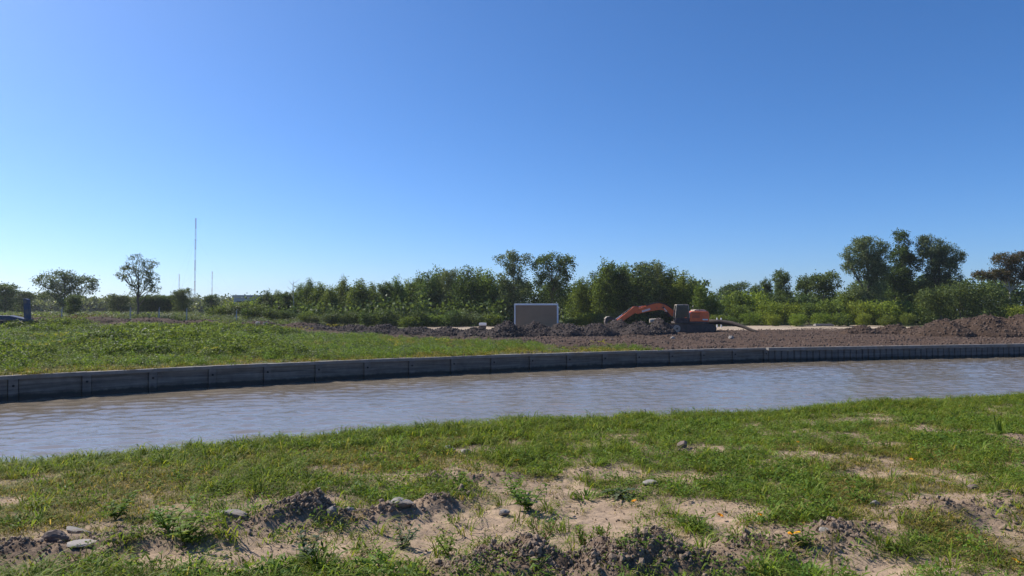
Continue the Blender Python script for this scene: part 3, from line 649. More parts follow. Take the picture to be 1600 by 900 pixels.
fk = [rock_mesh('far_clod', M['clod_far'], 320 + k, 1, (1, 1, .8)) for k in range(4)] + [rock_mesh('dark_clod', M['clod_dark'], 330 + k, 1, (1.2, .9, .8)) for k in range(4)]
PP = []; II = []; SS = []; rc = np.random.default_rng(31)
for (hx, hy, hz), kd in HP:
    m_ = len(hx); nn = min(m_, [4200, 3800, 1500][kd]); s = rc.choice(m_, nn, replace=False)
    PP.append(np.stack([hx[s] + rc.uniform(-.08, .08, nn), hy[s] + rc.uniform(-.08, .08, nn), hz[s]], -1)); II.append(rc.integers(0, 4, nn) if kd else rc.integers(4, 8, nn)); SS.append(0.035 + 0.15 * rc.random(nn) ** 3.5)
n = 60000; x_ = rc.uniform(-12, 62, n); y_ = wall_y(x_) + 0.5 + rc.random(n) * 44
ok = (rc.random(n) < (1 - far_green(x_, y_)) * (1 - far_sand(x_, y_)) * (0.25 + 0.75 * fbm(x_ * .5, y_ * .5, 151, 3))) & (x_ < y_ * .85); x_, y_ = x_[ok], y_[ok]
PP.append(np.stack([x_, y_, far_z(x_, y_)], -1)); II.append(rc.integers(0, 4, len(x_))); SS.append(0.035 + 0.14 * rc.random(len(x_)) ** 4)
scatter('far_soil_clods', np.concatenate(PP), fk, ('brown and dark clods strewn over the diggings on the far bank', 'soil clods'), np.concatenate(SS), 1.0, 11, np.concatenate(II))

# ------------------------------------------------------------------ trees
def lobes_crown(name, mat, lobes, n, per, leaf, clump, seed, up=0.35, shell=0.5, aspect=0.55):
    r = np.random.default_rng(seed); Lb = np.array(lobes, float)
    wgt = (Lb[:, 3] * Lb[:, 4] + Lb[:, 4] * Lb[:, 5] + Lb[:, 3] * Lb[:, 5]); k = r.choice(len(Lb), n, p=wgt / wgt.sum())
    d = r.normal(size=(n, 3)); d /= np.linalg.norm(d, axis=1)[:, None]
    rad = shell + (1 - shell) * r.random(n) ** 0.6
    c = Lb[k, :3] + d * Lb[k, 3:] * rad[:, None]
    off = r.normal(size=(n, per, 3)) * clump * np.array([1, 1, 0.8]); c = (c[:, None, :] + off).reshape(-1, 3)
    c[:, 2] = np.maximum(c[:, 2], 0.1)
    return leaf_quads(name, mat, c, leaf, r, up, aspect)

def limbs_mesh(name, mat, trunk, r0, lobes, seed, nl=9, fork=0.35):
    r = random.Random(seed); mb = MB(); n = len(trunk)
    mb.tube(trunk, [r0 * (1 - 0.75 * i / (n - 1)) for i in range(n)], 8)
    tv = [Vector(p_) for p_ in trunk]
    for lb in (lobes if len(lobes) <= nl else r.sample(list(lobes), nl)):
        e = Vector(lb[:3]); tz = e.z * (0.45 + 0.25 * r.random()); i = min(range(n), key=lambda q: abs(tv[q].z - tz)); s = tv[i]
        mid = s.lerp(e, 0.5) + Vector((r.uniform(-.3, .3), r.uniform(-.3, .3), -0.06 * (e - s).length)); rr = r0 * 0.38
        mb.tube([s, s.lerp(mid, .5), mid, mid.lerp(e, .55), e], [rr, rr * .85, rr * .65, rr * .45, rr * .18], 5)
        for _ in range(2):
            f_ = e + Vector((r.uniform(-1, 1) * lb[3] * .7, r.uniform(-1, 1) * lb[4] * .7, r.uniform(-.2, .8) * lb[5])); mb.tube([mid, mid.lerp(f_, .5) + Vector((0, 0, .1)), f_], [rr * .4, rr * .28, rr * .08], 4)
    return mb.mesh(name, mat, True)

def column_lobes(H, Wd, seed, n=17, z0=0.12):
    r = random.Random(seed); out = [(0, 0, H * .915, Wd * .11, Wd * .11, H * .08), (Wd * .1, 0, H * .84, Wd * .14, Wd * .14, H * .08)]
    for k in range(n):
        t = (k + .5) / n; z = H * (z0 + (0.90 - z0) * t); env = Wd * 0.5 * (min(1, .55 + 1.6 * t) if t < .3 else ((1 - t) / .7) ** .85 + .05)
        a = k * 2.4 + r.uniform(-.5, .5); rr = env * r.uniform(.5, .75); d = max(0, env - rr) * r.uniform(.7, 1.35)
        out.append((d * math.cos(a), d * math.sin(a), z, rr, rr, rr * r.uniform(1.25, 2.0)))
    return out

def wavy_trunk(H, seed, lean=0.0, amp=0.15):
    r = random.Random(seed); return [(lean * t * H + amp * r.uniform(-1, 1) * t, amp * r.uniform(-1, 1) * t, H * t - (0.3 if t == 0 else 0)) for t in (0, .12, .25, .4, .55, .7, .85, 1)]

VAR = {}
def variant(key, lobes, H, matL, n, per, leaf, clump, seed, r0=0.16, bark='bark', nl=9, lean=0.0, shell=0.5, up=0.35, trunk=None):
    VAR[key] = (limbs_mesh('trunk', M[bark], trunk or wavy_trunk(H * .86, seed, lean), r0, lobes, seed, nl), lobes_crown('crown', M[matL], lobes, n, per, leaf, clump, seed, up, shell), H)
for k in range(6):
    variant('col%d' % k, column_lobes(10.5, [6.6, 5.4, 7.0, 6.0, 5.2, 6.6][k], 700 + k), 10.5, ['leaf_mid', 'leaf_mid', 'leaf_dark', 'leaf_mid', 'leaf_light', 'leaf_dark'][k], 560, 18, 0.15, 0.38, 700 + k)
def blob_lobes(spec, seed, extra=0):       # spec: main lobes; each gets small satellite lobes for a ragged outline
    r = random.Random(seed); out = list(spec)
    for lb in spec:
        for _ in range(extra):
            a = r.uniform(0, 6.28); e = r.uniform(-.3, 1.2); q = (math.cos(a) * math.cos(e), math.sin(a) * math.cos(e), math.sin(e)); s = r.uniform(.3, .5)
            out.append((lb[0] + q[0] * lb[3] * .95, lb[1] + q[1] * lb[4] * .95, lb[2] + q[2] * lb[5] * .95, lb[3] * s, lb[4] * s, lb[5] * s))
    return out
# two taller open trees behind the hut
variant('tallA', blob_lobes([(-.9, 0, 11.6, 1.9, 1.7, 1.7), (.9, .3, 10.6, 2.0, 1.8, 1.9), (-.6, 0, 8.2, 1.9, 1.8, 1.6), (.8, 0, 6.4, 2.4, 2.2, 2.0), (-1.2, 0, 5.0, 2.0, 2, 1.8), (0.4, 0, 3, 2.2, 2, 1.8)], 21, 4), 13.3, 'leaf_grey', 520, 20, 0.15, 0.34, 721, 0.24, nl=8)
variant('tallB', blob_lobes([(0, 0, 11.4, 2.2, 2.0, 1.6), (2.3, .3, 10.6, 2.0, 1.8, 1.8), (-2.0, 0, 10.4, 1.8, 1.8, 1.6), (.9, 0, 8.6, 2.8, 2.2, 1.6), (-.9, 0, 7.6, 1.7, 1.8, 1.5), (2.0, 0, 6.6, 1.6, 1.6, 1.4), (0, 0, 4.4, 2.2, 2, 1.8)], 22, 4), 13.0, 'leaf_dark', 520, 20, 0.15, 0.34, 722, 0.26, nl=9)
# big right-hand poplars
variant('bigA', blob_lobes([(-2.6, 0, 14.0, 2.6, 2.4, 2.3), (.8, 0, 15.0, 3.0, 2.6, 2.4), (2.6, 0, 12.8, 2.2, 2.2, 2.6), (-3.2, 0, 11.2, 2.2, 2.0, 1.5), (-.2, 0, 11.0, 3.0, 2.6, 2.4), (-.9, 0, 7.6, 2.8, 2.6, 2.2), (2.2, 0, 8.6, 2.0, 2.0, 2.4), (-2.8, 0, 5.2, 2.4, 2.2, 2.2), (1.2, 0, 4.6, 2.6, 2.4, 2.2)], 23, 5), 17.6, 'leaf_grey', 1500, 20, 0.15, 0.36, 723, 0.42, nl=12)
variant('bigB', blob_lobes([(0, 0, 15.6, 1.3, 1.3, 2.2), (-.4, 0, 13.0, 1.9, 1.8, 2.0), (.6, 0, 11, 2.0, 1.9, 2.0), (-1.0, 0, 9.2, 2.8, 2.2, 2.2), (.8, 0, 7.0, 3.0, 2.6, 2.6), (-1.2, 0, 4.4, 2.8, 2.6, 2.2)], 24, 5), 17.9, 'leaf_dark', 1100, 20, 0.15, 0.34, 724, 0.34, nl=9)
variant('bigC', blob_lobes([(-3.4, 0, 15.0, 1.6, 1.6, 1.8), (-.6, 0, 14.8, 2.6, 2.4, 2.2), (2.4, 0, 13.4, 2.6, 2.4, 2.4), (4.4, 0, 12.2, 1.6, 1.6, 1.8), (-2.2, 0, 12, 2.2, 2.2, 2.4), (.8, 0, 10.8, 3.0, 2.6, 2.2), (3.0, 0, 8.6, 2.2, 2.0, 1.6), (-1.6, 0, 8, 2.4, 2.2, 2.2), (.4, 0, 5.2, 2.6, 2.4, 2.4)], 25, 5), 17.2, 'leaf_grey', 1350, 20, 0.15, 0.35, 725, 0.4, nl=12)
variant('rust', blob_lobes([(-4.6, 0, 9.2, 2.0, 1.6, .8), (-2.6, 0, 9.6, 1.6, 1.5, .8), (-.8, 0, 12.2, 2.2, 1.8, 1.2), (1.6, 0, 11.2, 2.2, 1.8, 1.2), (3.6, 0, 12.6, 2.2, 1.8, 1.1), (-1.2, 0, 9.4, 1.8, 1.6, .9), (1.2, 0, 8.6, 2.2, 1.8, 1.1), (4.2, 0, 9.4, 2.0, 1.8, 1.1), (5.6, 0, 11.4, 1.8, 1.6, 1)], 26, 4), 13.4, 'leaf_rust', 800, 20, 0.14, 0.32, 726, 0.26, 'bark_pale', nl=12)
variant('round', blob_lobes([(-1.1, 0, 6.2, 1.9, 1.8, 1.5), (1.0, 0, 6.6, 1.8, 1.8, 1.5), (0, 0, 4.6, 2.3, 2.2, 1.7), (.3, 0, 2.6, 2.1, 2, 1.6)], 27, 5), 8.2, 'leaf_dark', 420, 18, 0.15, 0.33, 727, 0.18, nl=6)
variant('slim', blob_lobes([(0, 0, 8.4, 1.7, 1.6, 1.4), (-.5, 0, 6.6, 1.5, 1.5, 1.5), (.4, 0, 4.8, 1.6, 1.5, 1.5), (0, 0, 3, 1.7, 1.6, 1.5)], 28, 5), 9.8, 'leaf_dark', 400, 18, 0.15, 0.3, 728, 0.17, nl=6)
variant('open', blob_lobes([(0.1, 0, 9.0, 1.3, 1.2, .7), (1.6, 0, 8.2, 1.2, 1.2, .8), (-1.6, 0, 7.6, 1.1, 1.1, .9), (-2.6, 0, 6.5, .9, .9, .6), (.3, 0, 7.0, 1.5, 1.4, .9), (2.2, 0, 6.2, 1.2, 1.2, .8), (-.9, 0, 5.6, 1.2, 1.2, .8), (1.2, 0, 5.2, 1.3, 1.2, .7), (2.6, 0, 4.6, .9, .9, .7), (-.6, 0, 4.2, .9, .9, .6)], 29, 3), 9.8, 'leaf_grey', 290, 14, 0.115, 0.22, 729, 0.2, nl=14, shell=0.3)
variant('wide', blob_lobes([(-3.2, 0, 6.4, 1.8, 1.6, 1.2), (-1.2, 0, 7.2, 1.9, 1.7, 1.2), (1.0, 0, 6.6, 1.8, 1.6, 1.2), (3.4, 0, 6.4, 1.9, 1.6, 1.2), (4.4, 0, 5.0, 1.2, 1.2, .8), (-.6, 0, 5.0, 2.2, 1.8, 1.3), (2.0, 0, 4.6, 1.4, 1.4, .9), (-2.6, 0, 4.0, 1.5, 1.4, 1.0), (0, 0, 2.8, 1.6, 1.5, 1.2)], 30, 4), 8.4, 'leaf_grey', 480, 16, 0.15, 0.32, 730, 0.22, nl=12)
for k in range(5):
    r_ = random.Random(800 + k)
    variant('bush%d' % k, blob_lobes([(r_.uniform(-.8, .8), r_.uniform(-.6, .6), r_.uniform(.8, 1.7), r_.uniform(.9, 1.3), r_.uniform(.9, 1.2), r_.uniform(.8, 1.1)) for _ in range(4)], 800 + k, 4), 2.9, ['leaf_mid', 'leaf_light', 'leaf_dark', 'leaf_grey', 'leaf_mid'][k], 190, 15, 0.10, 0.24, 800 + k, 0.06, nl=6)
variant('cane', blob_lobes([(-4.2, 0, 2.6, 1.6, 1.5, 2.2), (-2.4, 0, 3.4, 1.7, 1.5, 2.7), (-.4, 0, 3.8, 1.8, 1.6, 2.8), (1.6, 0, 3.7, 1.8, 1.6, 2.8), (3.6, 0, 3.4, 1.7, 1.5, 2.7), (5.4, 0, 2.8, 1.6, 1.5, 2.3)], 33, 4), 6.8, 'leaf_dark', 620, 18, 0.13, 0.36, 733, 0.08, nl=10)

ORD = ['first', 'second', 'third', 'fourth', 'fifth', 'sixth', 'seventh', 'eighth', 'ninth', 'tenth', 'eleventh', 'twelfth', 'thirteenth', 'fourteenth', 'fifteenth', 'sixteenth', 'seventeenth', 'eighteenth', 'nineteenth', 'twentieth',
       'twenty-first', 'twenty-second', 'twenty-third', 'twenty-fourth', 'twenty-fifth', 'twenty-sixth', 'twenty-seventh', 'twenty-eighth', 'twenty-ninth', 'thirtieth']
def plant(name, key, px, top, Y0, label, cat='tree', group=None, wide=1.0, rz=None, flip=1, sink=0.0):
    tm, cm, H = VAR[key]; x = (px - 800) / F * Y0; zg = fz(x, Y0) - sink; zt = at(px, top, Y0).z; s = (zt - zg) / H
    o = empty(name, (x, Y0, zg), 0 if rz is None else rz); o.scale = (s * wide * flip, s * wide, s)
    link('trunk', tm, o); link('crown', cm, o); tag(o, label, cat, group); return o

rt_ = random.Random(55)
row = [(404, 462), (417, 451), (434, 452), (449, 456), (470, 441), (483, 433), (500, 439), (516, 446), (536, 431), (562, 434), (581, 439), (601, 440), (620, 430), (638, 435), (655, 425), (669, 419), (684, 416), (701, 421), (716, 420), (731, 410), (747, 416), (762, 419)]
for i, (px, top) in enumerate(row):
    plant('poplar_tree', {3: 'slim', 11: 'slim', 17: 'tallA'}.get(i) or 'col%d' % rt_.choice([0, 1, 2, 3, 5, 0, 3, 4]), px, top, 114 + 16 * rt_.random(), 'leafy green tree, %s from left in the row left of the hut' % ORD[i], 'tree', 'row of trees left of the hut', rt_.uniform(.92, 1.4), rt_.uniform(0, 6.28))
row = [(909, 431), (929, 419), (947, 405), (961, 411), (976, 409), (997, 406), (1013, 409), (1027, 404), (1049, 414), (1068, 421), (1082, 431), (1094, 441), (1112, 455)]
for i, (px, top) in enumerate(row):
    plant('poplar_tree', {3: 'slim', 6: 'tallA'}.get(i) or 'col%d' % rt_.choice([0, 1, 2, 3, 5, 0, 3, 2]), px, top, 112 + 14 * rt_.random(), 'dense leafy tree, %s from left in the row behind the excavator' % ORD[i], 'tree', 'row of trees behind the excavator', rt_.uniform(.95, 1.2), rt_.uniform(0, 6.28))
plant('poplar_tree', 'tallA', 803, 392, 112, 'tall open-crowned tree rising directly behind the left end of the hut', 'tree')
plant('poplar_tree', 'tallB', 862, 396, 112, 'tall broad-crowned tree rising behind the right end of the hut', 'tree')
plant('poplar_tree', 'bigA', 1357, 369, 122, 'big round-crowned tree, left one of the three tallest on the right', 'tree', 'three tallest trees on the right', .89)
plant('poplar_tree', 'bigB', 1411, 362, 126, 'narrow pointed tall tree, middle one of the three tallest on the right', 'tree', 'three tallest trees on the right', 1.0)
plant('poplar_tree', 'bigC', 1468, 369, 124, 'big spreading tree, right one of the three tallest on the right', 'tree', 'three tallest trees on the right', .84)
plant('rusty_tree', 'rust', 1578, 396, 112, 'flat-topped rusty brown tree at the right edge of the view', 'tree')
for k, (px, top, key, Y0, lab) in enumerate([(1150, 443, 'round', 190, 'far dark tree in the gap right of the excavator woods'), (1182, 444, 'slim', 135, 'small slim tree right of the gap in the woods'), (1198, 435, 'slim', 138, 'thin-topped tree just left of the club-shaped tree'),
        (1222, 421, 'slim', 130, 'club-shaped slim tree standing above the right-hand shrubs'), (1257, 430, 'slim', 134, 'slim tree between the club-shaped tree and the round dark tree'), (1287, 427, 'round', 132, 'round dark tree left of the three tallest trees')]):
    plant('broadleaf_tree', key, px, top, Y0, lab, 'tree', wide=[1.2, .8, .6, .85, .85, 1.0][k], rz=k * 1.3)
plant('open_tree', 'open', 216, 397, 84, 'airy lone tree with a bare trunk left of the radio mast', 'tree', wide=.88)
plant('spreading_tree', 'wide', 101, 423, 140, 'broad flat-crowned tree on the far left skyline', 'tree')
for k, (px, top, key, Y0, lab, wd_) in enumerate([(285, 452, 'round', 128, 'small rounded tree at the foot of the radio mast', .95), (8, 444, 'round', 150, 'greyish tree cut by the left edge of the view', 1.2), (35, 455, 'round', 170, 'low greyish tree right of the one cut by the left edge', 1.2),
        (330, 461, 'round', 150, 'thin pale tree between the radio mast and the far shed', 1.0), (116, 461, 'round', 112, 'dark rounded tree below the broad flat-crowned tree', 1.1), (185, 461, 'round', 145, 'dark bushy tree just left of the airy lone tree', 1.5)]):
    plant('bushy_tree', key, px, top, Y0, lab, 'tree', wide=wd_, rz=k * 2.1)
for k, px in enumerate([224, 237, 250, 263, 275]):
    plant('hedge_bush', 'round', px, 462 + (k % 2), 135 + k, 'dark hedge bush behind the fence posts, %s from left' % ORD[k], 'bush', 'dark hedge bushes right of the airy lone tree', 1.25, k * 1.1)
for k, (px, top, key) in enumerate([(346, 470, 'bush0'), (360, 468.5, 'bush1'), (374, 469, 'bush3'), (388, 468, 'bush1'), (400, 467, 'bush0')]):
    plant('hedge_bush', key, px, top, 112 + 3 * (k % 2), 'light green bush below the far shed, %s from left' % ORD[k], 'bush', 'light green bushes below the far shed', 1.15, k * 1.7)
# shrubs at the foot of the woods
k = 0
for px in range(386, 782, 14):
    top = 486 + rt_.uniform(-6, 5) - (8 if px < 430 else 0); plant('shrub', 'bush%d' % rt_.choice([0, 2, 2, 3, 2]), px + rt_.uniform(-4, 4), top, (94 if px < 600 else 103) + 6 * rt_.random(), 'low shrub at the foot of the left woods, %s from left' % ORD[k], 'shrub', 'shrubs at the foot of the left woods', rt_.uniform(1.0, 1.5), rt_.uniform(0, 6.28)); k += 1
for k, px in enumerate([895, 915, 935, 955, 1120, 1135]):
    plant('shrub', 'bush%d' % (k % 5), px, 488 + rt_.uniform(-3, 4), 108, ['pale shrub just right of the hut', 'second shrub right of the hut', 'third shrub right of the hut', 'shrub behind the excavator bucket', 'dark shrub right of the excavator house', 'shrub at the right end of the excavator woods'][k], 'shrub', wide=1.2, rz=k)
k = 0
for px in range(1145, 1450, 12):
    big = 1145 < px < 1440; top = (455 if k % 3 == 0 else 470 if k % 3 == 1 else 484) + rt_.uniform(-5, 5)
    plant('shrub', 'bush%d' % rt_.choice([0, 1, 1, 4, 2, 1]), px + rt_.uniform(-4, 4), top, (122 if k % 3 == 0 else 116 if k % 3 == 1 else 109) + 3 * rt_.random(), 'green shrub below the right-hand trees, %s from left' % ORD[k], 'shrub', 'shrubs below the right-hand trees', rt_.uniform(.75, .95) if k % 3 == 0 else rt_.uniform(.9, 1.2), rt_.uniform(0, 6.28)); k += 1
plant('cane_thicket', 'cane', 1500, 433, 104, 'wide dark green thicket of canes behind the largest brown heap', 'thicket')
plant('shrub', 'bush1', 1596, 474, 100, 'bright green shrub at the right edge below the rusty tree', 'shrub', wide=1.0)
plant('shrub', 'bush2', 1560, 470, 112, 'dark shrub under the rusty tree', 'shrub', wide=1.3)
# deep woodland behind the front rows and the far skyline: masses nobody could count
def wood(name, spans, label, seed, matL, leaf, n_per):
    r = np.random.default_rng(seed); lob = []
    for pxa, pxb, top, Y0, dz in spans:
        xa, xb = (pxa - 800) / F * Y0, (pxb - 800) / F * Y0; zt = at(800, top, Y0).z; w = max(1.6, (zt - 0.5) * .28)
        for x in np.arange(xa, xb, w * 0.9):
            t = zt + r.uniform(-dz, dz * .6); zb = fz(x, Y0)
            for zz in np.arange(zb + w * .5, t - w * .4, w * 1.1): lob.append((x + r.uniform(-.6, .6), Y0 + r.uniform(-3, 3), zz, w * .85, w * .85, w * .85))
            lob.append((x, Y0 + r.uniform(-2, 2), t - w * .6, w * .7, w * .7, w * .7))
    me = lobes_crown(name, M[matL], lob, int(len(lob) * n_per), 14, leaf, leaf * 2.2, seed, 0.3, 0.5)
    o = link(name, me); tag(o, label, 'woodland', kind='stuff'); return o
wood('woodland', [(405, 480, 465, 128, 1.0), (465, 660, 456, 130, 1.2), (470, 780, 478, 112, 0.8), (640, 900, 447, 143, 1.8), (890, 1110, 446, 138, 1.8), (900, 1125, 474, 122, 1.0), (1135, 1440, 462, 148, 1.6), (1325, 1490, 442, 140, 1.6), (1440, 1680, 440, 140, 2)], 'dark dense woodland filling the gaps behind the front trees', 901, 'leaf_dark', 0.32, 16)
wood('distant_woodland', [(-80, 130, 466, 300, 3), (120, 420, 468, 420, 3), (-60, 420, 473, 260, 2), (1130, 1180, 462, 330, 3)], 'hazy line of distant trees along the left skyline', 902, 'leaf_grey', 0.6, 14)
# bare dead tree
mb = MB(); r_ = random.Random(4); base = Vector(((458 - 800) / F * 120, 120, 0)); base.z = fz(base.x, 120)
top = at(457, 437, 120) - base
mb.tube([(0, 0, -.3), (.1, 0, top.z * .4), (-.05, 0, top.z * .75), (0, 0, top.z)], [.12, .09, .06, .02], 6)
for k in range(9):
    z = top.z * (.5 + .05 * k); a = k * 2.4; e = Vector((math.cos(a) * 1.1, math.sin(a) * 1.1, z + .9)); mb.tube([(0, 0, z), Vector((0, 0, z)).lerp(e, .5) + Vector((0, 0, -.1)), e], [.045, .03, .012], 4)
dt = empty('dead_tree', base); mb.build('trunk', M['bark_pale'], dt); tag(dt, 'bare dead tree poking above the left woods', 'tree')

# ------------------------------------------------------------------ things on the plain
# fence posts
mbp = MB(); mbp.box((0, 0, .9), (.13, .13, 2.2)); mbp.tube([(0, 0, 1.98), (.02, -.02, 2.12), (.14, -.1, 2.3)], .055, 6); post_me = mbp.mesh('fence_post', M['concrete_post'])
for k, (px, lab) in enumerate([(97, 'pale fence post under the broad flat-crowned tree'), (204, 'pale fence post just left of the airy lone tree'), (249, 'pale fence post just right of the airy lone tree'), (292, 'pale fence post below the small rounded tree by the mast')]):
    x = (px - 800) / F * 82; o = link('fence_post', post_me); o.location = (x, 82, fz(x, 82)); o.scale = (.75, .75, .75); tag(o, lab, 'post', 'concrete fence posts on the left')
x = (370 - 800) / F * 84; fp = empty('fence_post', (x, 84, fz(x, 84)), 0, .78); tag(fp, 'pale corner fence post with a diagonal brace left of the woods', 'post', 'concrete fence posts on the left')
link('post', post_me, fp); MB().tube([(-1.0, 0, -.1), (-.06, 0, 1.35)], .05, 6).build('brace', M['concrete_post'], fp)
mbp = MB(); mbp.box((0, 0, .65), (.14, .14, 1.5)); sp_me = mbp.mesh('marker_post', M['white_paint'])
for px, lab in [(1120, 'short white marker post right of the excavator, left of a pair'), (1126.5, 'short white marker post right of the excavator, right of a pair')]:
    x = (px - 800) / F * 100; o = link('marker_post', sp_me); o.location = (x, 100, fz(x, 100)); tag(o, lab, 'post', 'pair of white marker posts')

# radio masts
def mast(px, top, Y0, w, label, nsec):
    x = (px - 800) / F * Y0; zb = 2.0; H = at(px, top, Y0).z - zb; o = empty('radio_mast', (x, Y0, zb)); tag(o, label, 'radio mast', 'radio masts on the left skyline')
    for s in range(nsec):
        z0, z1 = H * s / nsec, H * (s + 1) / nsec; mb = MB(); P3 = [(w * math.cos(a), w * math.sin(a)) for a in (0.3, 2.4, 4.5)]
        for q in P3: mb.tube([(q[0], q[1], z0), (q[0], q[1], z1)], w * .2, 5)
        m_ = max(3, int((z1 - z0) / (w * 2)))
        for j in range(m_):
            for k in range(3):
                a, b = P3[k], P3[(k + 1) % 3]; za = z0 + (z1 - z0) * j / m_; zc = z0 + (z1 - z0) * (j + 1) / m_; mb.tube([(a[0], a[1], za), (b[0], b[1], zc)], w * .09, 4)
        mb.build('mast_section', M['mast_red' if s % 2 == 0 else 'mast_white'], o)
    for k in range(3):
        a = .3 + k * 2.1
        for hz in (.45, .8): MB().tube([(0, 0, H * hz), (math.cos(a) * H * .5, math.sin(a) * H * .5, 0)], .012, 4).build('guy_wire', M['black_steel'], o)
    return o
mast(304, 341, 450, .42, 'tallest slender lattice radio mast on the left skyline', 9)
mast(279.5, 428, 800, .5, 'small far radio mast left of the tallest one', 5)
mast(331, 424, 800, .5, 'small far radio mast right of the tallest one', 5)

# far shed
Y0 = 225; xl = (367 - 800) / F * Y0; zt = at(367, 461, Y0).z; sh = empty('industrial_shed', (xl + 9, Y0, 2)); tag(sh, 'long pale flat-roofed shed on the skyline left of the woods', 'shed')
MB().box((0, 4, (zt - 2) / 2 - .4), (18, 10, zt - 2 - .8)).build('wall', M['shed_wall'], sh); MB().box((0, 4, zt - 2 - .3), (18.6, 10.6, .55)).build('roof', M['shed_roof'], sh)
for k in range(6): MB().box((-7.2 + k * 2.9, -1.03, zt - 4.4), (1.6, .1, .9)).build('window', M['black_steel'], sh)

# white-framed hut
Y0 = 86; q0, q1 = at(803.5, 475, Y0), at(872, 475, Y0); wdt = q1.x - q0.x; zb = fz(0, Y0) - .2; hh = q0.z - zb
hut = empty('site_hut', ((q0.x + q1.x) / 2, Y0, zb), R(-3)); tag(hut, 'brown-panelled site hut with a white frame half buried behind dark soil', 'hut')
dp = 2.4; fw_ = .16
for k in range(6):
    pw = (wdt - 2 * fw_) / 6; MB().box((-wdt / 2 + fw_ + pw * (k + .5), 0.03, hh / 2), (pw - .012, .06, hh - 2 * fw_)).build('wall_panel', M['brown_panel'], hut, .006)
MB().box((0, dp / 2, hh / 2), (wdt - .1, dp - .1, hh - .1)).build('body', M['brown_panel'], hut)
for s in (-1, 1):
    MB().box((s * (wdt / 2 - fw_ / 2), -.01, hh / 2 - .002), (fw_, .16, hh - .21)).build('frame_post', M['white_paint'], hut, .01); MB().box((s * (wdt / 2 - fw_ / 2), dp, hh / 2), (fw_, .16, hh - .21)).build('frame_post', M['white_paint'], hut, .01)
MB().box((wdt / 2 + .02, dp / 2, hh / 2), (.06, dp - .2, hh - .4)).build('side_wall', M['white_paint'], hut, .01)
MB().box((0, -.012, hh - fw_ / 2), (wdt + .02, .18, fw_)).build('top_rail', M['white_paint'], hut, .01)
MB().box((0, dp / 2, hh + .02), (wdt - .04, dp + .1, .06)).build('roof', M['white_paint'], hut, .01)

# blue machine at the left edge
Y0 = hit(12, 511)[1]; sc_ = Y0 / F; q = at(0, 512, Y0); print('trailer', Y0, q, fz(q.x, Y0))
bt = empty('trailer', (q.x, Y0, q.z)); tag(bt, 'blue steel trailer with an upright post, cut by the left edge', 'trailer')
def bp(px, py): return (px * sc_, (512 - py) * sc_)
MB().prism([bp(-40, 492.5), bp(18, 493), bp(40, 498), bp(47, 498.5), bp(47, 502.5), bp(36, 502), bp(16, 500), bp(-40, 500)], -.35, .45).build('bed', M['blue_paint'], bt, .02)
MB().prism([bp(37.5, 467.5), bp(40, 466.5), bp(44, 468), bp(46.5, 499), bp(39.5, 499)], -.22, .22).build('upright_post', M['blue_paint'], bt, .015)
MB().prism([bp(-40, 500.2), bp(17, 500.2), bp(17.5, 507), bp(-40, 507)], -.8, .8).build('skirt', M['mud_steel'], bt, .02)
for px in (-24, -8, 8):
    for s in (-1, 1):
        w = MB().cyl((px * sc_, s * .85, (512 - 507) * sc_), (px * sc_, s * .55, (512 - 507) * sc_), .46, 20).build('wheel', M['rubber'], bt, .03); MB().cyl((px * sc_, s * .88, (512 - 507) * sc_), (px * sc_, s * .84, (512 - 507) * sc_), .2, 12).build('hub', M['mud_steel'], w)

# ------------------------------------------------------------------ excavator (faces left)
EY = 80.0; es = EY / F; ex = (1079 - 800) * es; ez = fz(ex, EY)
EXC = empty('excavator', (ex, EY, ez)); tag(EXC, 'orange tracked excavator reaching left over the dark soil heap', 'excavator')
ground_py = 485 + (EYE.z - ez) / es
def E(px, py): return ((px - 1079) * es, (ground_py - py) * es)
def E3(px, py, y): a = E(px, py); return (a[0], y, a[1])
# tracks
for s in (-1, 1):
    yc = s * 1.2; x0, x1 = -2.05, 2.1; r_t = .46
    prof = [(x0 + r_t * math.cos(a), r_t + .02 + r_t * math.sin(a)) for a in np.linspace(math.pi / 2, 3 * math.pi / 2, 9)] + [(x1 + r_t * math.cos(a), r_t + .02 + r_t * math.sin(a)) for a in np.linspace(-math.pi / 2, math.pi / 2, 9)]
    tr = MB().prism(prof, yc - .27, yc + .27).build('track', M['mud_steel'], EXC, .02)
    # shoes round the loop
    per = []
    for i in range(len(prof)):
        a, b = Vector(prof[i]), Vector(prof[(i + 1) % len(prof)]); n_ = max(1, int((b - a).length / .19))
        for j in range(n_): per.append((a.lerp(b, (j + .5) / n_), math.atan2(b.y - a.y, b.x - a.x)))
    sm = MB().box((0, 0, 0), (.15, .6, .05)).mesh('track_shoe', M['mud_steel'])
    for p_, an in per: o = link('track_shoe', sm, tr); o.location = (p_.x, yc, p_.y); o.rotation_euler = (0, -an, 0)
    MB().cyl((x0 + .05, yc - .34 * 1, r_t), (x0 + .05, yc + .34, r_t), .42, 18).build('idler_wheel', M['pale_mud'], tr, .02)
    MB().cyl((x0 + .05, yc - .37, r_t), (x0 + .05, yc + .37, r_t), .09, 10).build('idler_hub', M['black_steel'], tr)
    MB().cyl((x1 - .05, yc - .33, r_t), (x1 - .05, yc + .33, r_t), .38, 18).build('drive_sprocket', M['mud_steel'], tr, .02)
    for k in range(6): MB().cyl((-1.4 + k * .55, yc - .3, .2), (-1.4 + k * .55, yc + .3, .2), .14, 12).build('roller', M['mud_steel'], tr)
MB().box((0, 0, .62), (2.6, 2.0, .45)).box((0, 0, .9), (1.5, 1.5, .3)).build('undercarriage', M['mud_steel'], EXC, .03)
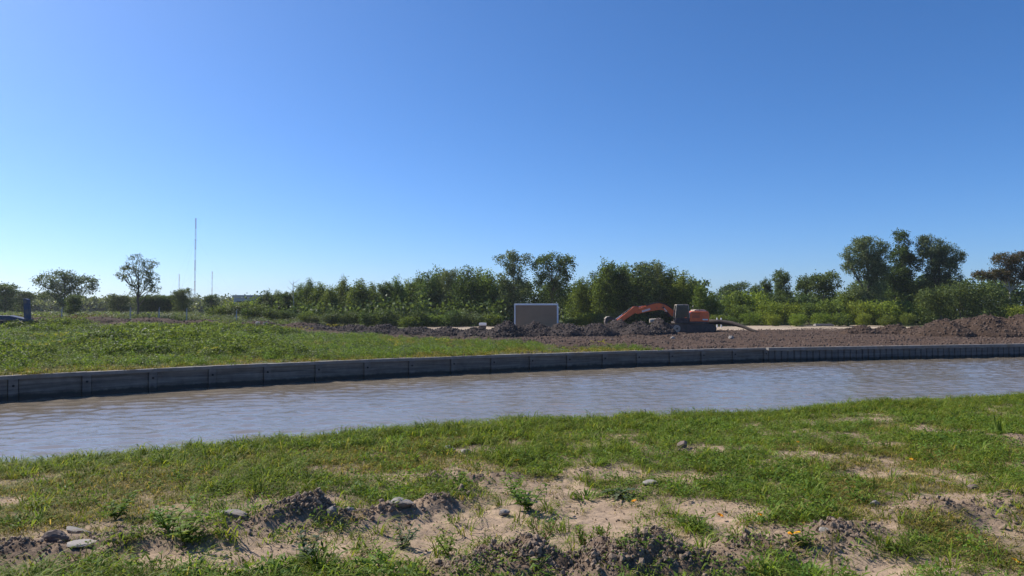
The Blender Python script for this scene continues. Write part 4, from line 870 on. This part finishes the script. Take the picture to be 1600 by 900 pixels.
# house
hz0 = 1.05
MB().prism([(-2.0, hz0), (1.75, hz0), (1.8, hz0 + .22), (-2.0, hz0 + .22)], -1.25, 1.25).build('deck', M['mud_steel'], EXC, .03)
MB().prism([(-.42, hz0 + .23), (.98, hz0 + .23), (.98, 2.42), (.5, 2.5), (-.1, 2.42), (-.42, 2.1)], -1.24, 1.24).build('engine_house', M['orange_paint'], EXC, .05)
cw = MB().prism([(.99, hz0 + .1), (1.75, hz0 + .2), (1.84, hz0 + .5), (1.84, 2.15), (1.74, 2.4), (.99, 2.42)], -1.22, 1.22).build('counterweight', M['orange_paint'], EXC, .06)
for k in range(4): MB().box((.28, -1.245, 1.72 + k * .15), (.9, .03, .05)).build('vent_slat', M['black_steel'], EXC)
MB().prism([(.2, 2.46), (1.6, 2.42), (1.6, 2.56), (1.3, 2.66), (.5, 2.68), (.2, 2.6)], -.9, .9).build('engine_hood', M['pale_mud'], EXC, .04)
MB().tube([(.35, .4, 2.6), (.35, .4, 3.0), (.45, .4, 3.1)], .07, 8).build('exhaust_pipe', M['black_steel'], EXC)
# lettering panel on the counterweight side and the boom
MB().box((1.35, -1.232, 1.5), (.6, .02, .14)).build('lettering', M['white_paint'], EXC)
# cab: frame of posts and rails with tinted panes
cx0, cx1, cz0, cz1 = E(1051, 0)[0], E(1073, 0)[0], hz0 + .23, E(0, 476.5)[1]; cy0, cy1 = -1.24, -.25
cab = empty('cab', (0, 0, 0)); cab.parent = EXC
for (xa, xb) in ((cx0, cx0 + .18), (cx1, cx1 - .12)):
    for yy in (cy0 + .04, cy1 - .04): MB().tube([(xa, yy, cz0 + .4), (xb, yy, cz1 - .06)], .05, 6).build('cab_post', M['pale_mud'], cab)
MB().box(((cx0 + cx1) / 2 + .03, (cy0 + cy1) / 2, cz1), (cx1 - cx0 - .22, cy1 - cy0 + .06, .1), taper=.93).build('cab_roof', M['pale_mud'], cab, .03)
MB().prism([(cx0, cz0), (cx1, cz0), (cx1 - .03, cz0 + .42), (cx0 + .05, cz0 + .42)], cy0, cy1).build('cab_base', M['mud_steel'], cab, .03)
MB().prism([(cx0 + .08, cz0 + .44), (cx1 - .05, cz0 + .44), (cx1 - .14, cz1 - .07), (cx0 + .2, cz1 - .07)], cy0 + .02, cy0 + .04).build('side_window', M['glass'], cab)
MB().prism([(cx0 + .08, cz0 + .44), (cx1 - .05, cz0 + .44), (cx1 - .14, cz1 - .07), (cx0 + .2, cz1 - .07)], cy1 - .04, cy1 - .02).build('side_window', M['glass'], cab)
MB().prism([(cx0 + .02, cz0 + .44), (cx0 + .05, cz0 + .44), (cx0 + .19, cz1 - .07), (cx0 + .16, cz1 - .07)], cy0 + .1, cy1 - .1).build('windscreen', M['glass'], cab)
MB().box(((cx0 + cx1) / 2 + .25, (cy0 + cy1) / 2, cz0 + .85), (.16, .5, .9)).box(((cx0 + cx1) / 2 + .02, (cy0 + cy1) / 2, cz0 + .5), (.5, .5, .14)).build('seat', M['black_steel'], cab, .04)
# boom, stick, bucket
bm_prof = [E(*q) for q in [(1053, 494), (1055, 488), (1046, 480.5), (1038, 476), (1030, 474), (1022, 474.4), (1010, 478), (997, 482.5), (993, 484.5), (993, 489), (996, 490.3), (1012, 487), (1030, 484), (1037, 484.5), (1043, 488), (1048, 494)]]
boom = MB().prism(bm_prof, -.15, .27).build('boom', M['orange_paint'], EXC, .03)
st_prof = [E(*q) for q in [(998, 481), (995, 478.8), (989, 479.5), (984, 484), (963, 500.5), (965, 504.5), (969.5, 504), (989, 491), (996, 486)]]
MB().prism(st_prof, -.1, .22).build('stick', M['orange_paint'], EXC, .03)
# white maker's lettering on the boom: a row of block letters on a pale strip
let = MB().prism([E(1002.5, 485.2), E(1015.2, 481.6), E(1015.4, 484.2), E(1002.8, 487.8)], -.165, -.152).build('lettering_strip', M['white_paint'], boom)
for k in range(6):
    px = 1004 + k * 1.9; py = 486.0 - k * .53; mb = MB()
    mb.prism([E(px, py + .55), E(px + .35, py + .45), E(px + .35, py - .85), E(px, py - .75)], -.172, -.166); mb.prism([E(px + .9, py + .3), E(px + 1.2, py + .2), E(px + 1.2, py - 1.05), E(px + .9, py - .95)], -.172, -.166)
    mb.prism([E(px + .35, py - .45), E(px + .9, py - .6), E(px + .9, py - .95), E(px + .35, py - .82)], -.1725, -.1665)
    mb.build('letter', M['orange_paint'], let)
def ram(a, b, y, r, name):
    a, b = Vector(E3(*a, y)), Vector(E3(*b, y)); m_ = a.lerp(b, .55)
    c = MB().cyl(a, m_, r, 10).build(name, M['black_steel'], EXC); MB().cyl(m_, b, r * .6, 10).build('piston_rod', M['chrome'], c)
ram((1024, 474), (998, 479.5), .06, .09, 'stick_cylinder'); ram((988, 480), (959, 501), .06, .08, 'bucket_cylinder')
ram((1047, 495), (1035.5, 480.5), -.32, .09, 'boom_cylinder'); ram((1047, 495), (1035.5, 480.5), .42, .09, 'boom_cylinder')
MB().tube([E3(1052, 484, -.05), E3(1044, 477.5, -.05), E3(1033, 472.8, -.05), E3(1022, 473, -.05), E3(1008, 477, -.05), E3(997, 478.5, -.05), E3(990, 478.2, -.05)], .045, 6).build('hydraulic_hose', M['black_steel'], EXC)
MB().cyl(E3(1035.5, 480.5, -.42), E3(1035.5, 480.5, .5), .1, 10).build('boom_pin', M['black_steel'], EXC)
MB().tube([E3(959, 501, .06), E3(963, 505, .06), E3(968, 502, .06)], .07, 6).build('bucket_link', M['mud_steel'], EXC)
bk = [E(*q) for q in [(967, 503), (962, 499.5), (957, 496.2), (950, 495), (945.5, 498), (944, 503), (945.5, 508), (948, 511), (949.5, 509), (948, 503.5), (951, 499.5), (958, 501), (965, 506)]]
bu = MB().prism(bk, -.5, .6).build('bucket', M['mud_steel'], EXC, .02); MB().prism([E(*q) for q in [(952, 494.8), (948, 495.6), (945, 498.4), (944.4, 497.8), (947.5, 494.8), (951.8, 494.2)]], -.45, .55).build('pale_arc', M['pale_mud'], bu)  # pale strip along the top arc of the bucket
for k in range(5): MB().prism([E(948, 511), E(949.5, 509), E(951, 513.2)], -.46 + k * .22, -.36 + k * .22).build('bucket_tooth', M['pale_mud'], bu)

# pipe and debris beside the excavator
mb = MB(); mb.tube([at(1100, 503, 81.5), at(1125, 503.2, 81), at(1143, 505, 80), at(1160, 510, 79), at(1175, 516, 78), at(1187, 521, 77)], [.30, .30, .25, .19, .16, .12], 10)
o = mb.build('dredge_pipe', M['timber'], None, 0, True); tag(o, 'long dark muddy pipe sloping down from the excavator to the ground', 'pipe')
for pxs, Y0, r0, lab in [([(1015, 501.5), (1031, 501)], 77, .26, 'pale muddy pipe lying on the dark heap beside the excavator')]:
    a, b = at(*pxs[0], Y0), at(*pxs[1], Y0); mb = MB(); mb.tube([a, a.lerp(b, .5), b], [r0, r0 * 1.05, r0], 12); mb.tube([b + Vector((.0, 0, 0)), b + Vector((.12, 0, 0))], r0 * 1.2, 12)
    o = mb.build('pipe', M['pale_mud'], None, .02, True); tag(o, lab, 'pipe')
o = MB().box((0, 0, .12), (2.6, .9, .24)).box((0, .1, .28), (2.4, .6, .1)).build('concrete_slab', M['cap'], None, .02); x = (1286 - 800) / F * 98; o.location = (x, 98, fz(x, 98) + .2); tag(o, 'pale concrete slab lying before the right-hand shrubs', 'slab')
x = (754.5 - 800) / F * 90; wb = empty('water_tank', (x, 90, fz(x, 90) + .25)); tag(wb, 'small white box with a dark underside left of the hut', 'box')
MB().box((0, 0, .42), (.95, .8, .34)).build('lid', M['white_paint'], wb, .04); MB().box((0, 0, .05), (.85, .7, .4)).build('body', M['mud_steel'], wb, .02)
for px, py, w, lab in [(403, 505, .36, 'pale grey boulder in the weeds left of the woods, left of a pair'), (415.5, 504, .34, 'pale grey boulder in the weeds left of the woods, right of a pair'), (1142, 521, .26, 'pale rounded stone on the soil right of the excavator tracks'), (1051, 521, .24, 'pale lump of mud beside the excavator idler wheel')]:
    x, y = hit(px, py + 3); me = rock_mesh('boulder', M['stone_pale'], int(px), 3, (1, .8, .8)); o = link('boulder', me); o.location = (x, y, fz(x, y) + w * .5 + (.3 if px < 500 else 0)); o.scale = (w, w, w); tag(o, lab, 'boulder')

# ------------------------------------------------------------------ near bank: stones, plants, blossoms
for i, (px, py, w, sq, mt, lab) in enumerate([
        (88, 856, .085, (1.1, .9, .75), 'stone_brown', 'dark brown rounded stone on the dug ridge at far left'), (367, 824, .10, (1.5, .6, .45), 'stone_grey', 'long grey stone leaning in the grass left of the big clod'),
        (625, 800, .10, (1.35, .8, .6), 'stone_grey', 'wide grey stone right of the big clod'), (520, 820, .05, (1, .9, 1.1), 'stone_grey', 'small upright grey stone below the big clod'),
        (547, 807, .045, (1, .9, .8), 'stone_pale', 'small pale stone between the big clod and the wide grey stone'), (788, 800, .05, (1.2, .8, .7), 'stone_pale', 'white stone alone on the bare sand'),
        (128, 862, .07, (1.8, 1.0, .25), 'stone_pale', 'flat pale stone below the dark brown stone'), (118, 832, .07, (1.9, .7, .4), 'stone_grey', 'flat grey stone above the dark brown stone'),
        (1016, 758, .06, (1.6, .8, .6), 'stone_pale', 'pale broken stone at the grass edge in the middle'), (1066, 707, .075, (1.1, .9, .8), 'stone_brown', 'brown stone on a small bare patch in the grass'),
        (1522, 770, .055, (1, .9, .85), 'stone_brown', 'round brown stone in the grass at right'), (1366, 797, .04, (1.2, .8, .7), 'stone_pale', 'small pale stone in the grass right of centre'),
        (703, 702, .07, (1.2, .9, .6), 'stone_grey', 'grey stone at the upper edge of the bare patch, left of a pair'), (727, 704, .06, (1.2, .9, .6), 'stone_pale', 'pale stone at the upper edge of the bare patch, right of a pair'),
        (884, 866, .05, (2.4, .8, .3), 'stone_pale', 'flat pale flake on the soil between the foreground mounds'), (1290, 848, .04, (1.2, .9, .8), 'stone_pale', 'pale pinkish stone in the dark dug ridge at right')]):
    x, y = G(px, py); me = rock_mesh('stone', M[mt], 900 + i, 3, sq, .25); o = link('stone', me); o.location = (x, y, nz(x, y) + w * sq[2] * .45); o.scale = (w, w, w); o.rotation_euler = (random.uniform(-.15, .15), random.uniform(-.15, .15), random.uniform(-.5, .5)); tag(o, lab, 'stone', 'loose stones on the near bank')

def leaf_blade(V, Fq, LR, p0, dirv, length, width, droop, r, lobes=0):
    """one real leaf: a strip with a midrib fold; lobed outline for thistles"""
    dirv = Vector(dirv).normalized(); side = dirv.cross(Vector((0, 0, 1))); side = side.normalized() if side.length > .01 else Vector((1, 0, 0)); up = side.cross(dirv)
    n = 9 if lobes else 5; base = len(V); lr = r.random()
    for s in range(n + 1):
        t = s / n; c = Vector(p0) + dirv * length * t + Vector((0, 0, -droop * length * t * t)); w = width * (math.sin(math.pi * min(1, .12 + .88 * t)) ** .8)
        if lobes and s % 2: w *= .35
        V += [tuple(c - side * w / 2 + up * w * .22), tuple(c), tuple(c + side * w / 2 + up * w * .22)]
    for s in range(n):
        a = base + 3 * s; Fq += [(a, a + 1, a + 4, a + 3), (a + 1, a + 2, a + 5, a + 4)]; LR += [lr, lr]

def weed(name, kind_, px, py, size, label, mat='weed', seed=1, cat='weed'):
    r = random.Random(seed); x, y = G(px, py); size *= .78; o = empty(name, (x, y, nz(x, y) - .005), r.uniform(0, 6.28)); V, Fq, LR = [], [], []; smb = MB()
    if kind_ == 'leafy':                     # several upright stems with lance leaves
        for k in range(r.randint(4, 6)):
            a = r.uniform(0, 6.28); tip = Vector((math.cos(a) * .75, math.sin(a) * .75, 1)) * size * r.uniform(.6, 1.0); smb.tube([(0, 0, 0), tip * .5 + Vector((0, 0, size * .04)), tip], [.004, .003, .001], 5)
            for j in range(11):
                t = .12 + .88 * j / 10; p0 = tip * t; b = j * 2.4 + r.uniform(-.3, .3); leaf_blade(V, Fq, LR, p0, (math.cos(b), math.sin(b), .5), size * .42 * (1.15 - .5 * t), size * .13, .35, r)
    elif kind_ == 'rosette':                 # thistle: long lobed leaves from the base
        for k in range(15):
            a = k * 2.4; e = r.uniform(.25, .9); leaf_blade(V, Fq, LR, (0, 0, .01), (math.cos(a), math.sin(a), e), size * r.uniform(.7, 1.1), size * .26, .45, r, 1)
        smb.tube([(0, 0, -.01), (0, 0, size * .12)], [.012, .006], 6)
    elif kind_ == 'wiry':                    # thin reddish branching stems with tiny leaves
        for k in range(6):
            a = r.uniform(0, 6.28); tip = Vector((math.cos(a) * .45, math.sin(a) * .45, 1)) * size * r.uniform(.7, 1.1); smb.tube([(0, 0, 0), tip * .5, tip], [.004, .003, .001], 5)
            for j in range(9):
                t = .25 + .75 * j / 8; b = r.uniform(0, 6.28); e = tip * t + Vector((math.cos(b), math.sin(b), .6)) * size * .13; smb.tube([tip * t, e], [.0018, .0008], 4)
                for _ in range(3): leaf_blade(V, Fq, LR, e.lerp(tip * t, r.random()), (r.uniform(-1, 1), r.uniform(-1, 1), .5), .03, .010, .1, r)
    elif kind_ == 'reed':                    # long upright dark blades
        for k in range(16):
            a = r.uniform(0, 6.28); leaf_blade(V, Fq, LR, (math.cos(a) * .03, math.sin(a) * .03, 0), (math.cos(a) * .22, math.sin(a) * .22, 1), size * r.uniform(.6, 1.05), .022, .06, r)
        smb.tube([(0, 0, -.01), (0, 0, .05)], [.02, .012], 6)
    elif kind_ == 'clump':                   # dense mound of broad grass blades
        for k in range(60):
            a = r.uniform(0, 6.28); rr = size * .5 * math.sqrt(r.random()); leaf_blade(V, Fq, LR, (math.cos(a) * rr, math.sin(a) * rr, 0), (math.cos(a) * .6 + r.uniform(-.3, .3), math.sin(a) * .6 + r.uniform(-.3, .3), 1), size * r.uniform(.45, .9), .012, .5, r)
        smb.tube([(0, 0, -.01), (0, 0, .03)], [.015, .01], 6)
    elif kind_ == 'stalk':                   # single tall grass stalk with a seed head
        smb.tube([(0, 0, 0), (.01, 0, size * .5), (.03, .01, size)], [.004, .003, .0015], 5)
        for j in range(22): leaf_blade(V, Fq, LR, (.02 + .0005 * j, .006, size * (.72 + .0125 * j)), (r.uniform(-.5, .5), r.uniform(-.5, .5), 1), .03, .006, .1, r)
        for j in range(5): b = j * 2.4; leaf_blade(V, Fq, LR, (0, 0, size * .1 * j), (math.cos(b) * .4, math.sin(b) * .4, 1), size * .4, .01, .4, r)
    o2 = link('leaves', mesh_np('leaves', V, np.array(Fq), M[mat], False, {'lr': ('FACE', LR)}), o)
    sm_ = smb.mesh('stem', M['red_stem' if kind_ == 'wiry' else mat]); link('stem', sm_, o)
    tag(o, label, cat, 'larger weeds on the near bank'); return o
WEEDS = [
    ('leafy_weed', 'leafy', 824, 792, .30, 'tall leafy weed at the upper left of the bare sand', 'weed'), ('leafy_weed', 'leafy', 800, 768, .22, 'leafy weed behind the tall one at the upper bare sand', 'weed'),
    ('grass_clump', 'clump', 915, 770, .26, 'dense grass clump left of the pale thistle', 'weed'), ('thistle', 'rosette', 968, 770, .30, 'pale wilting thistle rosette beside the grass clump', 'weed_grey'),
    ('thistle', 'rosette', 574, 893, .25, 'fresh green thistle at the bottom edge left of the mounds', 'weed'), ('leafy_weed', 'leafy', 630, 850, .20, 'leafy weed above the bottom thistle', 'weed_grey'),
    ('leafy_weed', 'leafy', 480, 885, .26, 'leafy weed left of the bottom thistle', 'weed_grey'), ('leafy_weed', 'leafy', 285, 858, .30, 'upright weed on the left ridge, right of a pair', 'weed'),
    ('leafy_weed', 'leafy', 262, 838, .28, 'upright weed on the left ridge, left of a pair', 'weed'), ('leafy_weed', 'leafy', 180, 815, .26, 'bright leafy weed above the dark brown stone', 'weed'),
    ('leafy_weed', 'leafy', 700, 870, .20, 'leafy weed just left of the dark foreground mound', 'weed'), ('wiry_weed', 'wiry', 846, 868, .30, 'wiry reddish weed between the two foreground mounds', 'weed'),
    ('wiry_weed', 'wiry', 915, 858, .20, 'low olive wiry weed behind the right foreground mound', 'weed'), ('wiry_weed', 'wiry', 945, 858, .20, 'second low wiry weed, right of the olive one', 'weed'),
    ('reed_tuft', 'reed', 1562, 684, .42, 'dark upright reed tuft near the right edge', 'weed'), ('grass_stalk', 'stalk', 1300, 905, .36, 'single tall pale grass stalk at the bottom right', 'straw'),
    ('grass_clump', 'clump', 1080, 828, .24, 'thick grass clump at the right end of the bare sand', 'weed'), ('grass_clump', 'clump', 1130, 770, .30, 'large lush grass clump right of centre', 'weed'),
    ('grass_clump', 'clump', 930, 728, .30, 'lush grass clump casting shade on the upper sand', 'weed'), ('grass_clump', 'clump', 1515, 692, .30, 'lush grass clump left of the reed tuft', 'weed'),
    ('leafy_weed', 'leafy', 718, 758, .18, 'bright weed with dark shade on the clod row', 'weed'), ('leafy_weed', 'leafy', 1330, 790, .2, 'bushy yellow-green weed right of centre', 'weed'),
    ('grass_clump', 'clump', 30, 818, .26, 'lush grass clump at the left edge', 'weed'), ('leafy_weed', 'leafy', 1255, 862, .2, 'broad green weed on the dark ridge at right', 'weed'),
    ('grass_clump', 'clump', 1255, 890, .2, 'low grass tussock at the bottom right', 'weed'), ('leafy_weed', 'leafy', 600, 880, .16, 'small leafy weed right of the bottom thistle', 'weed'), ('grass_clump', 'clump', 570, 770, .2, 'bright grass clump behind the big clod', 'weed')]
for i, (nm, kd, px, py, sz, lab, mt) in enumerate(WEEDS): weed(nm, kd, px, py, sz, lab, mt, 1000 + i)
# orange blossoms fallen in the grass
V, Fq, LR = [], [], []; r_ = random.Random(9)
for k in range(7): a = k * .9; leaf_blade(V, Fq, LR, (0, 0, .004), (math.cos(a), math.sin(a), .45), .024, .016, .2, r_)
bl_me = mesh_np('blossom', V, np.array(Fq), M['orange'], False, {'lr': ('FACE', LR)})
for px, py, lab in [(1187, 814, 'orange blossom beside the small clod on the right ridge'), (1237, 858, 'orange blossom in the shade of the right ridge, lower of a pair'), (1247, 853, 'yellow blossom in the shade of the right ridge, upper of a pair'), (991, 783, 'orange blossom lying on the bare sand by the thistle'),
                    (1125, 811, 'orange blossom in the grass right of the bare sand'), (1246, 697, 'orange blossom far up in the grass at right'), (1106, 764, 'orange blossom by the lush grass clump right of centre'), (1255, 777, 'yellow blossom in the grass right of centre'), (1587, 885, 'yellow blossom in the bottom right corner'), (808, 724, 'orange blossom at the top of the bare sand'), (1424, 719, 'orange blossom beside the right bare patch')]:
    x, y = G(px, py); o = link('blossom', bl_me); o.location = (x, y, nz(x, y) + .035); o.rotation_euler = (r_.uniform(-.4, .4), r_.uniform(-.4, .4), r_.uniform(0, 6)); s = r_.uniform(1.0, 1.4); o.scale = (s, s, s); tag(o, lab, 'blossom', 'orange and yellow blossoms in the grass')

# ------------------------------------------------------------------ air: a thin even haze round everything
m = bpy.data.materials.new('haze'); m.use_nodes = True; nt = m.node_tree; nt.nodes.remove(nt.nodes['Principled BSDF'])
pv = nt.nodes.new('ShaderNodeVolumePrincipled'); pv.inputs['Color'].default_value = (0.86, 0.92, 1.0, 1); pv.inputs['Density'].default_value = 0.00016; pv.inputs['Anisotropy'].default_value = 0.3
nt.links.new(pv.outputs[0], nt.nodes['Material Output'].inputs['Volume'])
hz = MB().box((0, 600, 36.5), (3400, 2000, 77)).build('haze', m); tag(hz, 'thin bluish haze in the air over the whole scene', 'haze', kind='stuff')
